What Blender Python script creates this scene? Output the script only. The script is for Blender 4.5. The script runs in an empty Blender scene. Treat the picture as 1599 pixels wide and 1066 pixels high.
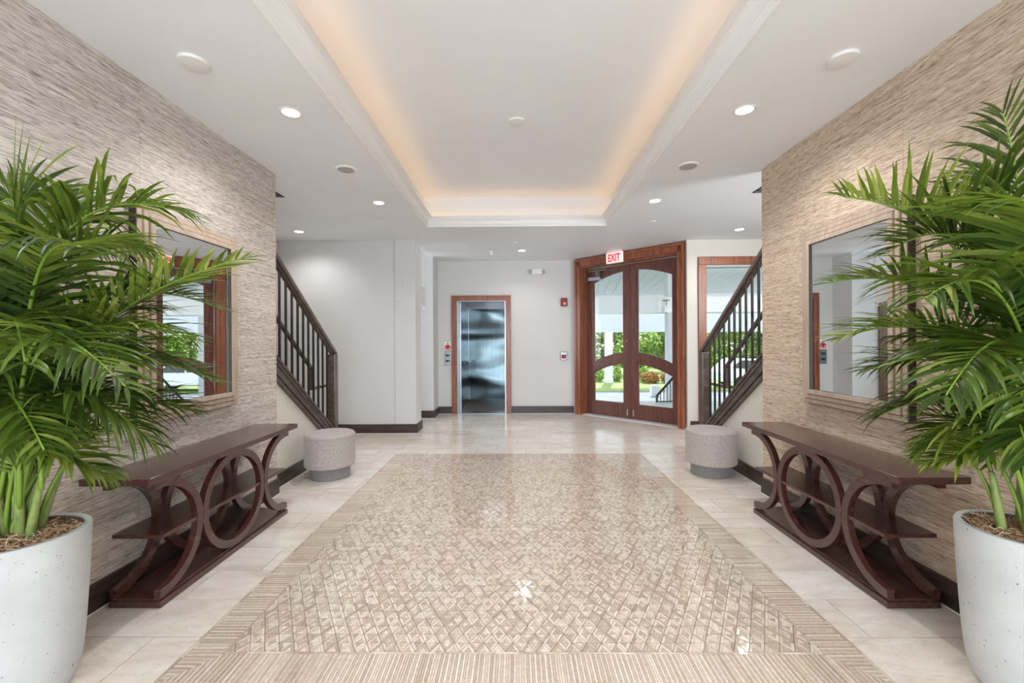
import bpy, math, random
from mathutils import Vector, Matrix
random.seed(7)
S = bpy.context.scene
col = S.collection
PI = math.pi
CX = .015                                   # centre line of the hall
HC = 2.845                                  # ceiling height

# ------------------------------------------------------------------ camera
cam = bpy.data.objects.new('camera', bpy.data.cameras.new('camera'))
col.objects.link(cam)
cam.data.sensor_width = 36.0
cam.data.lens = 672 / 1599 * 36
cam.data.clip_start = .05
cam.location = (0, 0, 1.34)
cam.rotation_euler = (Matrix.Rotation(.0101, 3, 'Z') @ Matrix.Rotation(PI / 2, 3, 'X') @ Matrix.Rotation(-.0058, 3, 'Z')).to_euler()
S.camera = cam

# ------------------------------------------------------------------ world, sun, daylight, fill lamps, exposure
w = bpy.data.worlds.new('sky'); S.world = w; w.use_nodes = True
wn = w.node_tree.nodes; wl = w.node_tree.links
sky = wn.new('ShaderNodeTexSky'); sky.sky_type = 'NISHITA'; sky.sun_disc = False
sky.sun_elevation = math.radians(52); sky.sun_rotation = math.radians(15)
haze = wn.new('ShaderNodeMix'); haze.data_type = 'RGBA'; haze.inputs[0].default_value = .6
wl.new(sky.outputs[0], haze.inputs[6]); haze.inputs[7].default_value = (6.0, 6.1, 6.1, 1)      # thin white haze
wl.new(haze.outputs[2], wn['Background'].inputs[0]); wn['Background'].inputs[1].default_value = .44

def light(name, kind, loc, power, color=(1, 1, 1), rot=None, aim=None, **kw):
    d = bpy.data.lights.new(name, kind); d.energy = power; d.color = color
    for k, v in kw.items(): setattr(d, k, v)
    o = bpy.data.objects.new(name, d); col.objects.link(o); o.location = loc
    if aim is not None: o.rotation_euler = Vector(aim).to_track_quat('-Z', 'Y').to_euler()
    elif rot: o.rotation_euler = rot
    return o
light('sun', 'SUN', (20, 60, 30), 3.9, (1, .96, .88), aim=(-.27, -1.0, -.95), angle=.01)
# daylight lamp at the unseen glazed front; side and passage lamps are added fill
light('daylight_front', 'AREA', (CX, -2.3, 1.55), 70, (.80, .91, 1.0), aim=(0, 1, .08), shape='RECTANGLE', size=3.7, size_y=2.3)
light('fill_right', 'AREA', (3.7, 3.0, 2.2), 52, (.93, .97, 1.0), aim=(-.25, 1, .1), shape='RECTANGLE', size=.8, size_y=1.6)
light('fill_left', 'AREA', (-3.1, 2.9, 2.2), 5, (.98, .98, 1.0), aim=(.2, 1, .08), shape='RECTANGLE', size=.8, size_y=1.6)
light('fill_passage', 'AREA', (-3.2, 7.1, 1.6), 16, (.9, .95, 1), aim=(1, 0, 0), shape='RECTANGLE', size=.8, size_y=2.0)
S.view_settings.view_transform = 'Standard'; S.view_settings.look = 'None'
S.view_settings.gamma = 1; S.view_settings.use_curve_mapping = False
S.view_settings.exposure = .6
S.cycles.max_bounces = 10; S.cycles.diffuse_bounces = 5; S.cycles.glossy_bounces = 5
S.cycles.transparent_max_bounces = 12; S.cycles.transmission_bounces = 4
S.cycles.sample_clamp_indirect = 6; S.cycles.caustics_reflective = False; S.cycles.caustics_refractive = False
S.cycles.use_denoising = True

# ------------------------------------------------------------------ materials
def srgb(r, g, b):
    f = lambda c: (c / 255 / 12.92) if c / 255 <= .04045 else ((c / 255 + .055) / 1.055) ** 2.4
    return (f(r), f(g), f(b), 1)

class Mat:
    def __init__(s, name, color=(200, 200, 200), rough=.5, metal=0, spec=.5):
        s.m = bpy.data.materials.new(name); s.m.use_nodes = True
        s.n = s.m.node_tree.nodes; s.l = s.m.node_tree.links
        s.b = s.n['Principled BSDF']
        s.b.inputs['Base Color'].default_value = srgb(*color)
        s.b.inputs['Roughness'].default_value = rough
        s.b.inputs['Metallic'].default_value = metal
        s.b.inputs['Specular IOR Level'].default_value = spec
    def node(s, t, **kw):
        n = s.n.new(t)
        for k, v in kw.items():
            if k in ('data_type', 'operation', 'blend_type', 'wave_type', 'bands_direction', 'feature', 'distance'): setattr(n, k, v)
            else: n.inputs[k.replace('_', ' ')].default_value = v
        return n
    def coords(s, scale=(1, 1, 1), kind='Object', rot=(0, 0, 0)):
        tc = s.n.new('ShaderNodeTexCoord'); mp = s.n.new('ShaderNodeMapping')
        mp.inputs['Scale'].default_value = scale; mp.inputs['Rotation'].default_value = rot
        if kind == 'World':
            g = s.n.new('ShaderNodeNewGeometry'); s.l.new(g.outputs['Position'], mp.inputs[0])
        else: s.l.new(tc.outputs[kind], mp.inputs[0])
        return mp.outputs[0]
    def noise(s, vec, scale=5, detail=4, rough=.5, dist=0):
        n = s.node('ShaderNodeTexNoise', Scale=scale, Detail=detail, Roughness=rough, Distortion=dist)
        s.l.new(vec, n.inputs['Vector']); return n.outputs['Fac']
    def ramp(s, fac, stops):
        r = s.n.new('ShaderNodeValToRGB'); e = r.color_ramp.elements
        while len(e) > 1: e.remove(e[0])
        e[0].position = stops[0][0]; e[0].color = srgb(*stops[0][1])
        for p, c in stops[1:]:
            x = e.new(p); x.color = srgb(*c)
        s.l.new(fac, r.inputs[0]); return r.outputs[0]
    def mix(s, fac, a, b, mode='MIX'):
        n = s.n.new('ShaderNodeMix'); n.data_type = 'RGBA'; n.blend_type = mode
        for v, i in ((fac, 0), (a, 6), (b, 7)):
            if isinstance(v, (int, float)): n.inputs[i].default_value = v
            elif isinstance(v, tuple): n.inputs[i].default_value = v
            else: s.l.new(v, n.inputs[i])
        return n.outputs[2]
    def math(s, op, a, b=None):
        n = s.n.new('ShaderNodeMath'); n.operation = op
        for v, i in ((a, 0), (b, 1)):
            if v is None: continue
            if isinstance(v, (int, float)): n.inputs[i].default_value = v
            else: s.l.new(v, n.inputs[i])
        return n.outputs[0]
    def color(s, c): s.l.new(c, s.b.inputs['Base Color']); return s
    def rough(s, c): s.l.new(c, s.b.inputs['Roughness']); return s
    def bump(s, h, strength=.3, dist=.01):
        n = s.node('ShaderNodeBump', Strength=strength, Distance=dist)
        s.l.new(h, n.inputs['Height']); s.l.new(n.outputs[0], s.b.inputs['Normal']); return s
    def rnd(s):
        oi = s.n.new('ShaderNodeObjectInfo'); g = s.n.new('ShaderNodeNewGeometry')
        a = s.math('ADD', oi.outputs['Random'], g.outputs['Random Per Island'])
        return s.math('FRACT', a)
    def emit(s, color, strength):
        s.b.inputs['Emission Color'].default_value = srgb(*color); s.b.inputs['Emission Strength'].default_value = strength; return s

def plain(name, c, rough=.5, metal=0, spec=.5): return Mat(name, c, rough, metal, spec).m
def painted(name, c, rough=.55):
    m = Mat(name, c, rough); v = m.coords(kind='World')
    n = m.noise(v, 60, 3); m.bump(n, .04, .002)
    lo = tuple(int(x * .985) for x in c)
    m.color(m.ramp(m.noise(v, 1.3, 2), [(.3, lo), (.7, c)])); return m.m
M = {}
M['wall'] = painted('wall_paint', (212, 213, 213))
M['wall2'] = painted('stair_wall_paint', (218, 214, 205))
M['ceiling'] = painted('ceiling_paint', (240, 242, 246))
M['trim'] = painted('white_gloss_paint', (238, 239, 240), .3)
M['white'] = plain('white_plastic', (236, 236, 234), .4)
M['grey'] = plain('grey_plastic', (120, 120, 120), .5)
M['dark'] = plain('dark_slot', (28, 28, 28), .7)
M['grout'] = plain('grout', (126, 112, 98), .8)

def wood(name, dark, mid, light_, rough=.3, axis=(1, 1, 12), coat=.3, scale=3):
    m = Mat(name, mid, rough); v = m.coords(axis, 'World')
    n = m.noise(v, scale, 6, .6, .6); m.color(m.ramp(n, [(.28, dark), (.5, mid), (.75, light_)]))
    m.b.inputs['Coat Weight'].default_value = coat; m.b.inputs['Coat Roughness'].default_value = .15
    m.bump(m.noise(v, scale * 4, 4), .05, .002); return m.m
M['console'] = wood('dark_walnut', (56, 31, 27), (72, 40, 35), (90, 54, 47), .26, (14, 2.2, 14), .6)
M['mahogany'] = wood('mahogany_leaf', (78, 44, 38), (104, 62, 53), (124, 76, 65), .35, (9, 9, .9), .25)
M['cherry'] = wood('cherry_casing', (104, 54, 35), (142, 80, 53), (168, 102, 71), .32, (9, 9, .8), .3)
M['espresso'] = wood('espresso_base', (40, 31, 28), (62, 48, 43), (82, 64, 56), .4, (1.2, 1.2, 14), .1)
M['railwood'] = wood('espresso_rail', (58, 48, 43), (84, 71, 64), (112, 97, 89), .3, (8, 1.2, 8), .3)
M['railmetal'] = plain('bronze_baluster', (42, 34, 31), .4, .3)
M['doorbrown'] = wood('brown_door', (74, 52, 40), (98, 70, 54), (118, 86, 68), .4, (9, 9, .9), .1)
M['mirrorframe'] = wood('limed_frame', (164, 146, 130), (184, 166, 150), (200, 184, 168), .45, (9, 9, 1.5), 0)
M['framedark'] = plain('frame_edge_shade', (48, 38, 34), .35)
M['mirror'] = plain('mirror_silver', (240, 242, 242), .01, 1)
M['chrome'] = plain('chrome', (190, 190, 192), .18, 1)
M['brass'] = plain('brass', (200, 170, 120), .25, 1)
M['blacksheen'] = plain('black_gloss', (10, 10, 11), .12)

def grass_cloth(name, cols):
    m = Mat(name, cols[2], .75, spec=.25)
    v = m.coords((1, 1, 1), 'World')
    oi = m.n.new('ShaderNodeObjectInfo')
    cb = m.n.new('ShaderNodeCombineXYZ'); m.l.new(m.math('MULTIPLY', oi.outputs['Random'], 37.0), cb.inputs[1]); m.l.new(m.math('MULTIPLY', oi.outputs['Random'], 11.0), cb.inputs[2])
    ad = m.n.new('ShaderNodeVectorMath'); ad.operation = 'ADD'; m.l.new(v, ad.inputs[0]); m.l.new(cb.outputs[0], ad.inputs[1])
    def stretched(sy, sz, rot=0):
        mp = m.n.new('ShaderNodeMapping'); mp.inputs['Scale'].default_value = (1, sy, sz); mp.inputs['Rotation'].default_value = (rot, 0, 0)
        m.l.new(ad.outputs[0], mp.inputs[0]); return mp.outputs[0]
    fine = m.noise(stretched(7, 360, .02), 1.0, 4, .7, .4)
    fleck = m.noise(stretched(15, 330, -.015), 1.0, 2, .6, .2)
    broad = m.noise(stretched(1.3, 60), 1.0, 5, .7, .6)
    a = m.math('ADD', m.math('MULTIPLY', fine, .6), m.math('MULTIPLY', broad, .4))
    base = m.ramp(a, [(.36, cols[0]), (.44, cols[1]), (.50, cols[2]), (.60, cols[3])])
    dk = m.ramp(fleck, [(.0, (0, 0, 0)), (.535, (0, 0, 0)), (.61, (255, 255, 255))])
    m.color(m.mix(m.math('MULTIPLY', dk, .66), base, srgb(*cols[4])))
    m.bump(m.math('ADD', fine, m.math('MULTIPLY', fleck, -.6)), .45, .004)
    return m.m
M['grassL'] = grass_cloth('grass_cloth_cool_light', [(140, 128, 120), (184, 174, 166), (210, 202, 194), (232, 226, 219), (104, 92, 84)])  # same cloth on both walls; cooler light of the left painted in
M['grassR'] = grass_cloth('grass_cloth_warm_light', [(146, 124, 106), (192, 170, 149), (214, 195, 175), (232, 217, 200), (98, 78, 66)])  # warm light on the right wall painted into the cloth colour

def marble(name):
    m = Mat(name, (214, 208, 197), .16, spec=.7); v = m.coords((1, 1, 1), 'World')
    r = m.rnd()
    cb = m.n.new('ShaderNodeCombineXYZ'); m.l.new(m.math('MULTIPLY', r, 23.0), cb.inputs[0]); m.l.new(m.math('MULTIPLY', r, 9.0), cb.inputs[1])
    ad = m.n.new('ShaderNodeVectorMath'); ad.operation = 'ADD'; m.l.new(v, ad.inputs[0]); m.l.new(cb.outputs[0], ad.inputs[1])
    mp = m.n.new('ShaderNodeMapping'); mp.inputs['Scale'].default_value = (1, 2.6, 1); mp.inputs['Rotation'].default_value = (0, 0, .15); m.l.new(ad.outputs[0], mp.inputs[0])
    n1 = m.noise(mp.outputs[0], 2.2, 5, .6, 1.0)
    c = m.ramp(n1, [(.3, (214, 205, 196)), (.5, (230, 222, 214)), (.7, (240, 235, 229))])
    n2 = m.noise(mp.outputs[0], 1.3, 6, .7, 2.2)
    vein = m.math('ABSOLUTE', m.math('SUBTRACT', n2, .5))
    vm = m.ramp(vein, [(0, (255, 255, 255)), (.012, (60, 60, 60)), (.03, (0, 0, 0))])
    c = m.mix(m.math('MULTIPLY', vm, .3), c, srgb(168, 148, 124))
    tint = m.ramp(r, [(0, (244, 240, 232)), (.5, (255, 255, 255)), (1, (248, 246, 240))])
    m.color(m.mix(1.0, c, tint, 'MULTIPLY'))
    m.b.inputs['Roughness'].default_value = .17; m.b.inputs['IOR'].default_value = 1.75
    return m.m
M['marble'] = marble('marble_tile')
def mosaic(name, cs):
    m = Mat(name, cs[1], .07, spec=.5); m.b.inputs['IOR'].default_value = 2.2
    r = m.rnd(); v = m.coords(kind='World')
    c = m.ramp(r, [(0, cs[0]), (.35, cs[1]), (.7, cs[2]), (1, cs[3])])
    g = m.ramp(m.noise(v, 55, 3, .6, 1), [(.3, (226, 218, 208)), (.7, (255, 255, 255))])
    m.color(m.mix(.8, c, g, 'MULTIPLY')); return m.m
M['mos_l'] = mosaic('mosaic_cream', [(220, 206, 190), (230, 219, 205), (238, 229, 218), (216, 202, 187)])
M['mos_d'] = mosaic('mosaic_tan', [(186, 169, 154), (208, 194, 180), (198, 183, 168), (217, 205, 192)])

def fabric(name, a, b):
    m = Mat(name, b, .95, spec=.1); v = m.coords(kind='World')
    n = m.noise(m.coords((1, 1, 2), 'World'), 300, 2, .8); n2 = m.noise(v, 120, 3)
    m.color(m.ramp(m.math('ADD', m.math('MULTIPLY', n, .7), m.math('MULTIPLY', n2, .3)), [(.36, a), (.62, b)]))
    m.bump(n, .5, .002); m.b.inputs['Sheen Weight'].default_value = .25; return m.m
M['fabric'] = fabric('stool_weave', (120, 112, 109), (206, 199, 195))
M['fabric2'] = fabric('stool_weave_dark', (104, 102, 104), (150, 148, 148))
def terrazzo():
    m = Mat('speckled_concrete', (214, 214, 211), .6, spec=.3); v = m.coords(kind='World')
    n = m.noise(v, 4, 4, .6)
    base = m.ramp(n, [(.3, (176, 179, 180)), (.7, (194, 197, 198))])
    def spk(scale, th, vv):
        vo = m.node('ShaderNodeTexVoronoi', Scale=scale, Randomness=1.0); m.l.new(vv, vo.inputs['Vector'])
        sep = m.n.new('ShaderNodeSeparateColor'); m.l.new(vo.outputs['Color'], sep.inputs[0])
        keep = m.math('GREATER_THAN', sep.outputs[0], .62)
        size = m.math('MULTIPLY', sep.outputs[1], th)
        return m.math('MULTIPLY', m.math('LESS_THAN', vo.outputs['Distance'], size), keep)
    s1 = spk(80, .24, v); s2 = spk(36, .13, m.coords((1, 1, .7), 'World', (.3, .2, .5)))
    a = m.math('MINIMUM', m.math('ADD', m.math('MULTIPLY', s1, .55), m.math('MULTIPLY', s2, .9)), 1.0)
    m.color(m.mix(a, base, srgb(86, 80, 76))); return m.m
M['pot'] = terrazzo()
M['potin'] = plain('pot_inside', (112, 100, 84), .8)
def moss():
    m = Mat('coir', (140, 105, 75), .9, spec=.1)
    m.color(m.ramp(m.rnd(), [(0, (120, 88, 64)), (.4, (172, 138, 108)), (.8, (206, 176, 146)), (1, (224, 200, 172))])); return m.m
M['moss'] = moss(); M['soil'] = plain('soil', (44, 30, 22), .95)
def leafmat(name, cols, trans=.35):
    m = Mat(name, cols[1], .38, spec=.45)
    r = m.rnd(); v = m.coords(kind='World'); n = m.noise(v, 9, 2)
    x = m.math('ADD', m.math('MULTIPLY', r, .6), m.math('MULTIPLY', n, .4))
    c = m.ramp(x, [(.15, cols[0]), (.45, cols[1]), (.7, cols[2]), (.9, cols[3])])
    m.color(c)
    tr = m.n.new('ShaderNodeBsdfTranslucent'); m.l.new(m.mix(.5, c, srgb(150, 170, 60)), tr.inputs[0])
    mx = m.n.new('ShaderNodeMixShader'); mx.inputs[0].default_value = trans
    m.l.new(m.b.outputs[0], mx.inputs[1]); m.l.new(tr.outputs[0], mx.inputs[2])
    m.l.new(mx.outputs[0], m.n['Material Output'].inputs[0]); return m.m
M['leaf'] = leafmat('palm_leaf', [(26, 50, 20), (54, 84, 30), (92, 120, 44), (156, 168, 84)])
M['leaf2'] = leafmat('palm_leaf_fresh', [(58, 84, 28), (102, 130, 44), (146, 166, 70), (198, 202, 124)])
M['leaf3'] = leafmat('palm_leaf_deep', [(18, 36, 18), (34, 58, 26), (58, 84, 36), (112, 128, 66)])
M['stalk'] = plain('palm_stalk', (118, 148, 52), .45)
def cane():
    m = Mat('palm_cane', (110, 130, 70), .5); v = m.coords((3, 3, 1), 'World')
    m.color(m.ramp(m.noise(v, 14, 4), [(.3, (84, 112, 50)), (.55, (134, 150, 84)), (.75, (160, 140, 96))])); return m.m
M['cane'] = cane()
def steel():
    m = Mat('wavy_steel', (96, 112, 122), .18, 1)
    v = m.coords((.4, .4, 1.35), 'World'); n = m.noise(v, 1.15, 1, .3, .25)
    m.bump(n, 1.0, .17)
    m.color(m.ramp(m.noise(m.coords((60, 60, .6), 'World'), 3, 3), [(.3, (80, 94, 102)), (.7, (106, 122, 130))]))
    return m.m
M['steel'] = steel()
M['steelflat'] = plain('brushed_steel', (158, 164, 170), .25, 1)
M['darkpanel'] = wood('cab_panel', (30, 24, 24), (46, 36, 36), (62, 48, 46), .3, (9, 9, 1), .2)
M['cabfloor'] = plain('cab_floor', (134, 114, 98), .35)
def glass():
    m = Mat('window_glass'); n = m.n; l = m.l
    t = n.new('ShaderNodeBsdfTransparent'); t.inputs[0].default_value = (.96, .98, .98, 1)
    g = n.new('ShaderNodeBsdfGlossy'); g.inputs['Roughness'].default_value = .0
    fr = n.new('ShaderNodeFresnel'); fr.inputs[0].default_value = 1.3
    mx = n.new('ShaderNodeMixShader'); l.new(fr.outputs[0], mx.inputs[0]); l.new(t.outputs[0], mx.inputs[1]); l.new(g.outputs[0], mx.inputs[2])
    l.new(mx.outputs[0], n['Material Output'].inputs[0]); return m.m
M['glass'] = glass()
M['lens'] = Mat('lamp_lens', (255, 255, 255)).emit((255, 250, 240), 9).m
M['cove'] = Mat('cove_led', (255, 220, 160)).emit((255, 200, 126), 2.6).m
M['exitred'] = Mat('exit_red', (226, 40, 50)).emit((236, 44, 60), .8).m
M['exitface'] = Mat('exit_face', (240, 236, 232)).emit((255, 235, 230), .25).m
M['red'] = plain('alarm_red', (140, 24, 30), .4); M['signred'] = plain('sign_red', (190, 30, 44), .5)
M['lensglass'] = plain('strobe_lens', (226, 196, 190), .2)
def ground(name, a, b, sc=3, rough=.8):
    m = Mat(name, b, rough); m.color(m.ramp(m.noise(m.coords(kind='World'), sc, 5, .6), [(.3, a), (.7, b)])); return m.m
M['lawn'] = ground('lawn', (86, 112, 40), (128, 146, 62), 6)
M['drive'] = ground('driveway', (98, 106, 116), (124, 132, 142), 1)
M['landing'] = ground('landing_stone', (206, 212, 216), (226, 230, 232), 2, .4)
M['soffit'] = painted('porch_paint', (248, 248, 246)); M['ext'] = painted('exterior_paint', (214, 217, 220))
M['hedge'] = leafmat('hedge_leaf', [(60, 96, 30), (110, 146, 50), (160, 190, 80), (206, 222, 120)], .2)
M['croton'] = leafmat('croton_leaf', [(110, 60, 36), (160, 100, 60), (196, 150, 84), (214, 190, 110)], .2)
M['treeleaf'] = leafmat('tree_leaf', [(50, 76, 40), (104, 134, 66), (158, 182, 96), (208, 220, 150)], .2)
M['bark'] = ground('bark', (96, 84, 70), (140, 126, 106), 8)
M['car'] = plain('car_white', (232, 234, 238), .15); M['carglass'] = plain('car_glass', (40, 50, 56), .08); M['tyre'] = plain('tyre', (26, 26, 28), .8)

# ------------------------------------------------------------------ geometry helpers
LOC = {}
def link(o, parent=None):
    col.objects.link(o)
    if parent is not None: o.parent = parent
    return o
def tag(o, label=None, cat=None, group=None, kind=None):
    for k, v in (('label', label), ('category', cat), ('group', group), ('kind', kind)):
        if v: o[k] = v
    return o
def thing(name, loc, label, cat, group=None, kind=None):
    o = bpy.data.objects.new(name, None); o.location = loc; o.empty_display_size = .1; col.objects.link(o)
    LOC[o.name] = Vector(loc); return tag(o, label, cat, group, kind)
class MB:
    """collects faces; build() makes ONE mesh object"""
    def __init__(s, T=None): s.v = []; s.f = []; s.mi = []; s.cur = 0; s.T = T
    def add(s, vs, fs):
        k = len(s.v)
        s.v += [s.T(*p) if s.T else tuple(p) for p in vs]
        for f in fs: s.f.append([i + k for i in f]); s.mi.append(s.cur)
        return s
    def box(s, x0, x1, y0, y1, z0, z1):
        return s.add([(x0, y0, z0), (x1, y0, z0), (x1, y1, z0), (x0, y1, z0), (x0, y0, z1), (x1, y0, z1), (x1, y1, z1), (x0, y1, z1)],
                     [(0, 3, 2, 1), (4, 5, 6, 7), (0, 1, 5, 4), (1, 2, 6, 5), (2, 3, 7, 6), (3, 0, 4, 7)])
    def prism(s, poly, h0, h1, ax='z'):
        """poly in the two other axes (in order), extruded along ax"""
        n = len(poly)
        def P(a, b, h): return {'z': (a, b, h), 'x': (h, a, b), 'y': (a, h, b)}[ax]
        vs = [P(a, b, h0) for a, b in poly] + [P(a, b, h1) for a, b in poly]
        return s.add(vs, [tuple(range(n))[::-1], tuple(range(n, 2 * n))] + [(i, (i + 1) % n, n + (i + 1) % n, n + i) for i in range(n)])
    def strip(s, top, bot, h0, h1, ax='y'):
        """band between two equally long polylines, extruded"""
        for i in range(len(top) - 1):
            s.prism([bot[i], bot[i + 1], top[i + 1], top[i]], h0, h1, ax)
        return s
    def lathe(s, prof, c=(0, 0), n=40, closed=False):
        vs = []; m = len(prof)
        for i in range(n):
            a = 2 * PI * i / n
            vs += [(c[0] + r * math.cos(a), c[1] + r * math.sin(a), z) for r, z in prof]
        fs = []
        for i in range(n):
            j = (i + 1) % n
            for k in range(m - 1): fs.append((i * m + k, j * m + k, j * m + k + 1, i * m + k + 1))
        return s.add(vs, fs)
    def tube(s, pts, r, n=8, flat=None, caps=True):
        pts = [Vector(p) for p in pts]; m = len(pts); vs = []
        R = r if isinstance(r, (list, tuple)) else [r] * m
        for i, p in enumerate(pts):
            d = (pts[min(i + 1, m - 1)] - pts[max(i - 1, 0)]).normalized()
            u = d.cross(Vector((0, 0, 1)));
            if u.length < .05: u = d.cross(Vector((0, 1, 0)))
            u.normalize(); v = d.cross(u).normalized()
            for k in range(n):
                a = 2 * PI * k / n; vs.append(tuple(p + u * math.cos(a) * R[i] + v * math.sin(a) * R[i]))
        fs = [(i * n + k, i * n + (k + 1) % n, (i + 1) * n + (k + 1) % n, (i + 1) * n + k) for i in range(m - 1) for k in range(n)]
        if caps: fs += [tuple(range(n))[::-1], tuple(range((m - 1) * n, m * n))]
        return s.add(vs, fs)
    def build(s, name, mat, parent=None, smooth=False, bevel=0, label=None, kind=None, cat=None, seg=2):
        me = bpy.data.meshes.new(name)
        off = LOC.get(parent.name, Vector()) if parent is not None else Vector()
        me.from_pydata([(a - off.x, b - off.y, c - off.z) for a, b, c in s.v], [], s.f)
        for m_ in (mat if isinstance(mat, (list, tuple)) else [mat]): me.materials.append(m_)
        if any(s.mi): me.polygons.foreach_set('material_index', s.mi)
        if smooth: me.polygons.foreach_set('use_smooth', [True] * len(me.polygons))
        me.update()
        o = bpy.data.objects.new(name, me); link(o, parent); LOC[o.name] = Vector(off)
        if smooth == 'auto':
            b = o.modifiers.new('es', 'EDGE_SPLIT'); b.split_angle = math.radians(38)
        if bevel:
            b = o.modifiers.new('bv', 'BEVEL'); b.width = bevel; b.segments = seg; b.limit_method = 'ANGLE'; b.angle_limit = math.radians(35)
        return tag(o, label, cat, None, kind)
def fix(o):      # outward normals
    import bmesh
    bm = bmesh.new(); bm.from_mesh(o.data); bmesh.ops.recalc_face_normals(bm, faces=bm.faces); bm.to_mesh(o.data); bm.free(); return o
def struct(name, mb, mat, parent=None, label=None, cat=None, **k):
    o = mb.build(name, mat, parent, **k)
    if parent is None: tag(o, label, cat, kind='structure')
    return o

# ------------------------------------------------------------------ shell
GL, GR = CX - 2.155, CX + 2.155             # faces of the grass cloth walls
SL, SR = CX - 2.235, CX + 2.235             # faces of the walls under the stairs
DP0 = Vector((1.06, 7.97)); DE = Vector((.71883, -.69519)); DN = Vector((.69519, .71883))
def TD(s, d, z):                            # door wall frame: along, outward, up
    p = DP0 + DE * s + DN * d; return (p.x, p.y, z)

def clip(poly, a, b, c):                    # keep a*x+b*y <= c
    out = []
    for i in range(len(poly)):
        p, q = poly[i], poly[(i + 1) % len(poly)]
        fp, fq = a * p[0] + b * p[1] - c, a * q[0] + b * q[1] - c
        if fp <= 0: out.append(p)
        if fp * fq < 0:
            t = fp / (fp - fq); out.append((p[0] + (q[0] - p[0]) * t, p[1] + (q[1] - p[1]) * t))
    return out
def area(poly): return abs(sum(poly[i][0] * poly[(i + 1) % len(poly)][1] - poly[(i + 1) % len(poly)][0] * poly[i][1] for i in range(len(poly)))) / 2
def inset(poly, g):
    n = len(poly); sg = sum(poly[i][0] * poly[(i + 1) % n][1] - poly[(i + 1) % n][0] * poly[i][1] for i in range(n))
    if sg < 0: poly = poly[::-1]
    L = []
    for i in range(n):
        p, q = poly[i], poly[(i + 1) % n]; dx, dy = q[0] - p[0], q[1] - p[1]; l = math.hypot(dx, dy)
        if l < 1e-6: continue
        nx, ny = -dy / l, dx / l; L.append((nx, ny, nx * p[0] + ny * p[1] + g))
    out = []
    for i in range(len(L)):
        a, b = L[i - 1], L[i]; det = a[0] * b[1] - a[1] * b[0]
        if abs(det) < 1e-4: continue
        out.append(((a[2] * b[1] - a[1] * b[2]) / det, (a[0] * b[2] - a[2] * b[0]) / det))
    return out

fl = MB()
fl.box(-3.7, 4.3, -2.6, 8.02, -.08, -.0025)
floor = struct('floor', fl, M['grout'], label='pale marble tiled lobby floor with a tan mosaic inlay', cat='floor')
# near, unseen part of the floor carries the same stone
MB().box(-2.3, 2.4, -2.6, .93, -.0025, 0).build('threshold_slab', M['marble'], floor)
RX0, RX1, RY0, RY1 = CX - 1.457, CX + 1.457, 1.672, 5.14     # inlay outer edge
def slab(poly, g=.0009, tilt=0, h=0., bot=-.0035):
    p = inset(poly, g)
    if len(p) < 3 or area(p) < 6e-6: return None
    cx = sum(q[0] for q in p) / len(p); cy = sum(q[1] for q in p) / len(p); n = len(p)
    a, b = random.gauss(0, tilt), random.gauss(0, tilt)
    vs = [(q[0], q[1], bot) for q in p] + [(q[0], q[1], h + a * (q[0] - cx) + b * (q[1] - cy)) for q in p]
    return vs, [tuple(range(n, 2 * n))] + [(i, (i + 1) % n, n + (i + 1) % n, n + i) for i in range(n)], (cx, cy)
k = 0; y = 1.951 - .284 * 4
while y < 8.02:
    y0, y1 = y, y + .284
    for (a, b) in ([(y0, y1)] if y1 <= RY0 or y0 >= RY1 or (y0 >= RY0 and y1 <= RY1) else ([(y0, RY0), (RY0, y1)] if y0 < RY0 else [(y0, RY1), (RY1, y1)])):
        if b - a < .004: continue
        inner = a >= RY0 - 1e-6 and b <= RY1 + 1e-6
        spans = [(-3.6 if a > 5.1 else SL, 4.2 if a > 5.1 else SR)]
        if inner: spans = [(SL, RX0), (RX1, SR)]
        for (u0, u1) in spans:
            x = -4.2 + (k * .247) % .6
            while x < u1:
                p = [(max(x, u0), a), (min(x + .6, u1), a), (min(x + .6, u1), b), (max(x, u0), b)]
                x += .6
                if p[1][0] - p[0][0] < .01: continue
                p = clip(p, DN.x, DN.y, DN.x * DP0.x + DN.y * DP0.y + .2)
                p = clip(p, 0, 1, 8.02) if p else p
                if len(p) < 3: continue
                if p[0][1] > 6.3 and max(q[0] for q in p) < -2.9: continue
                r = slab(p, .002, 0, random.uniform(-.0003, .0003))
                if r: MB().add(r[0], r[1]).build('floor_tile', M['marble'], floor)
    y += .284; k += 1

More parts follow.
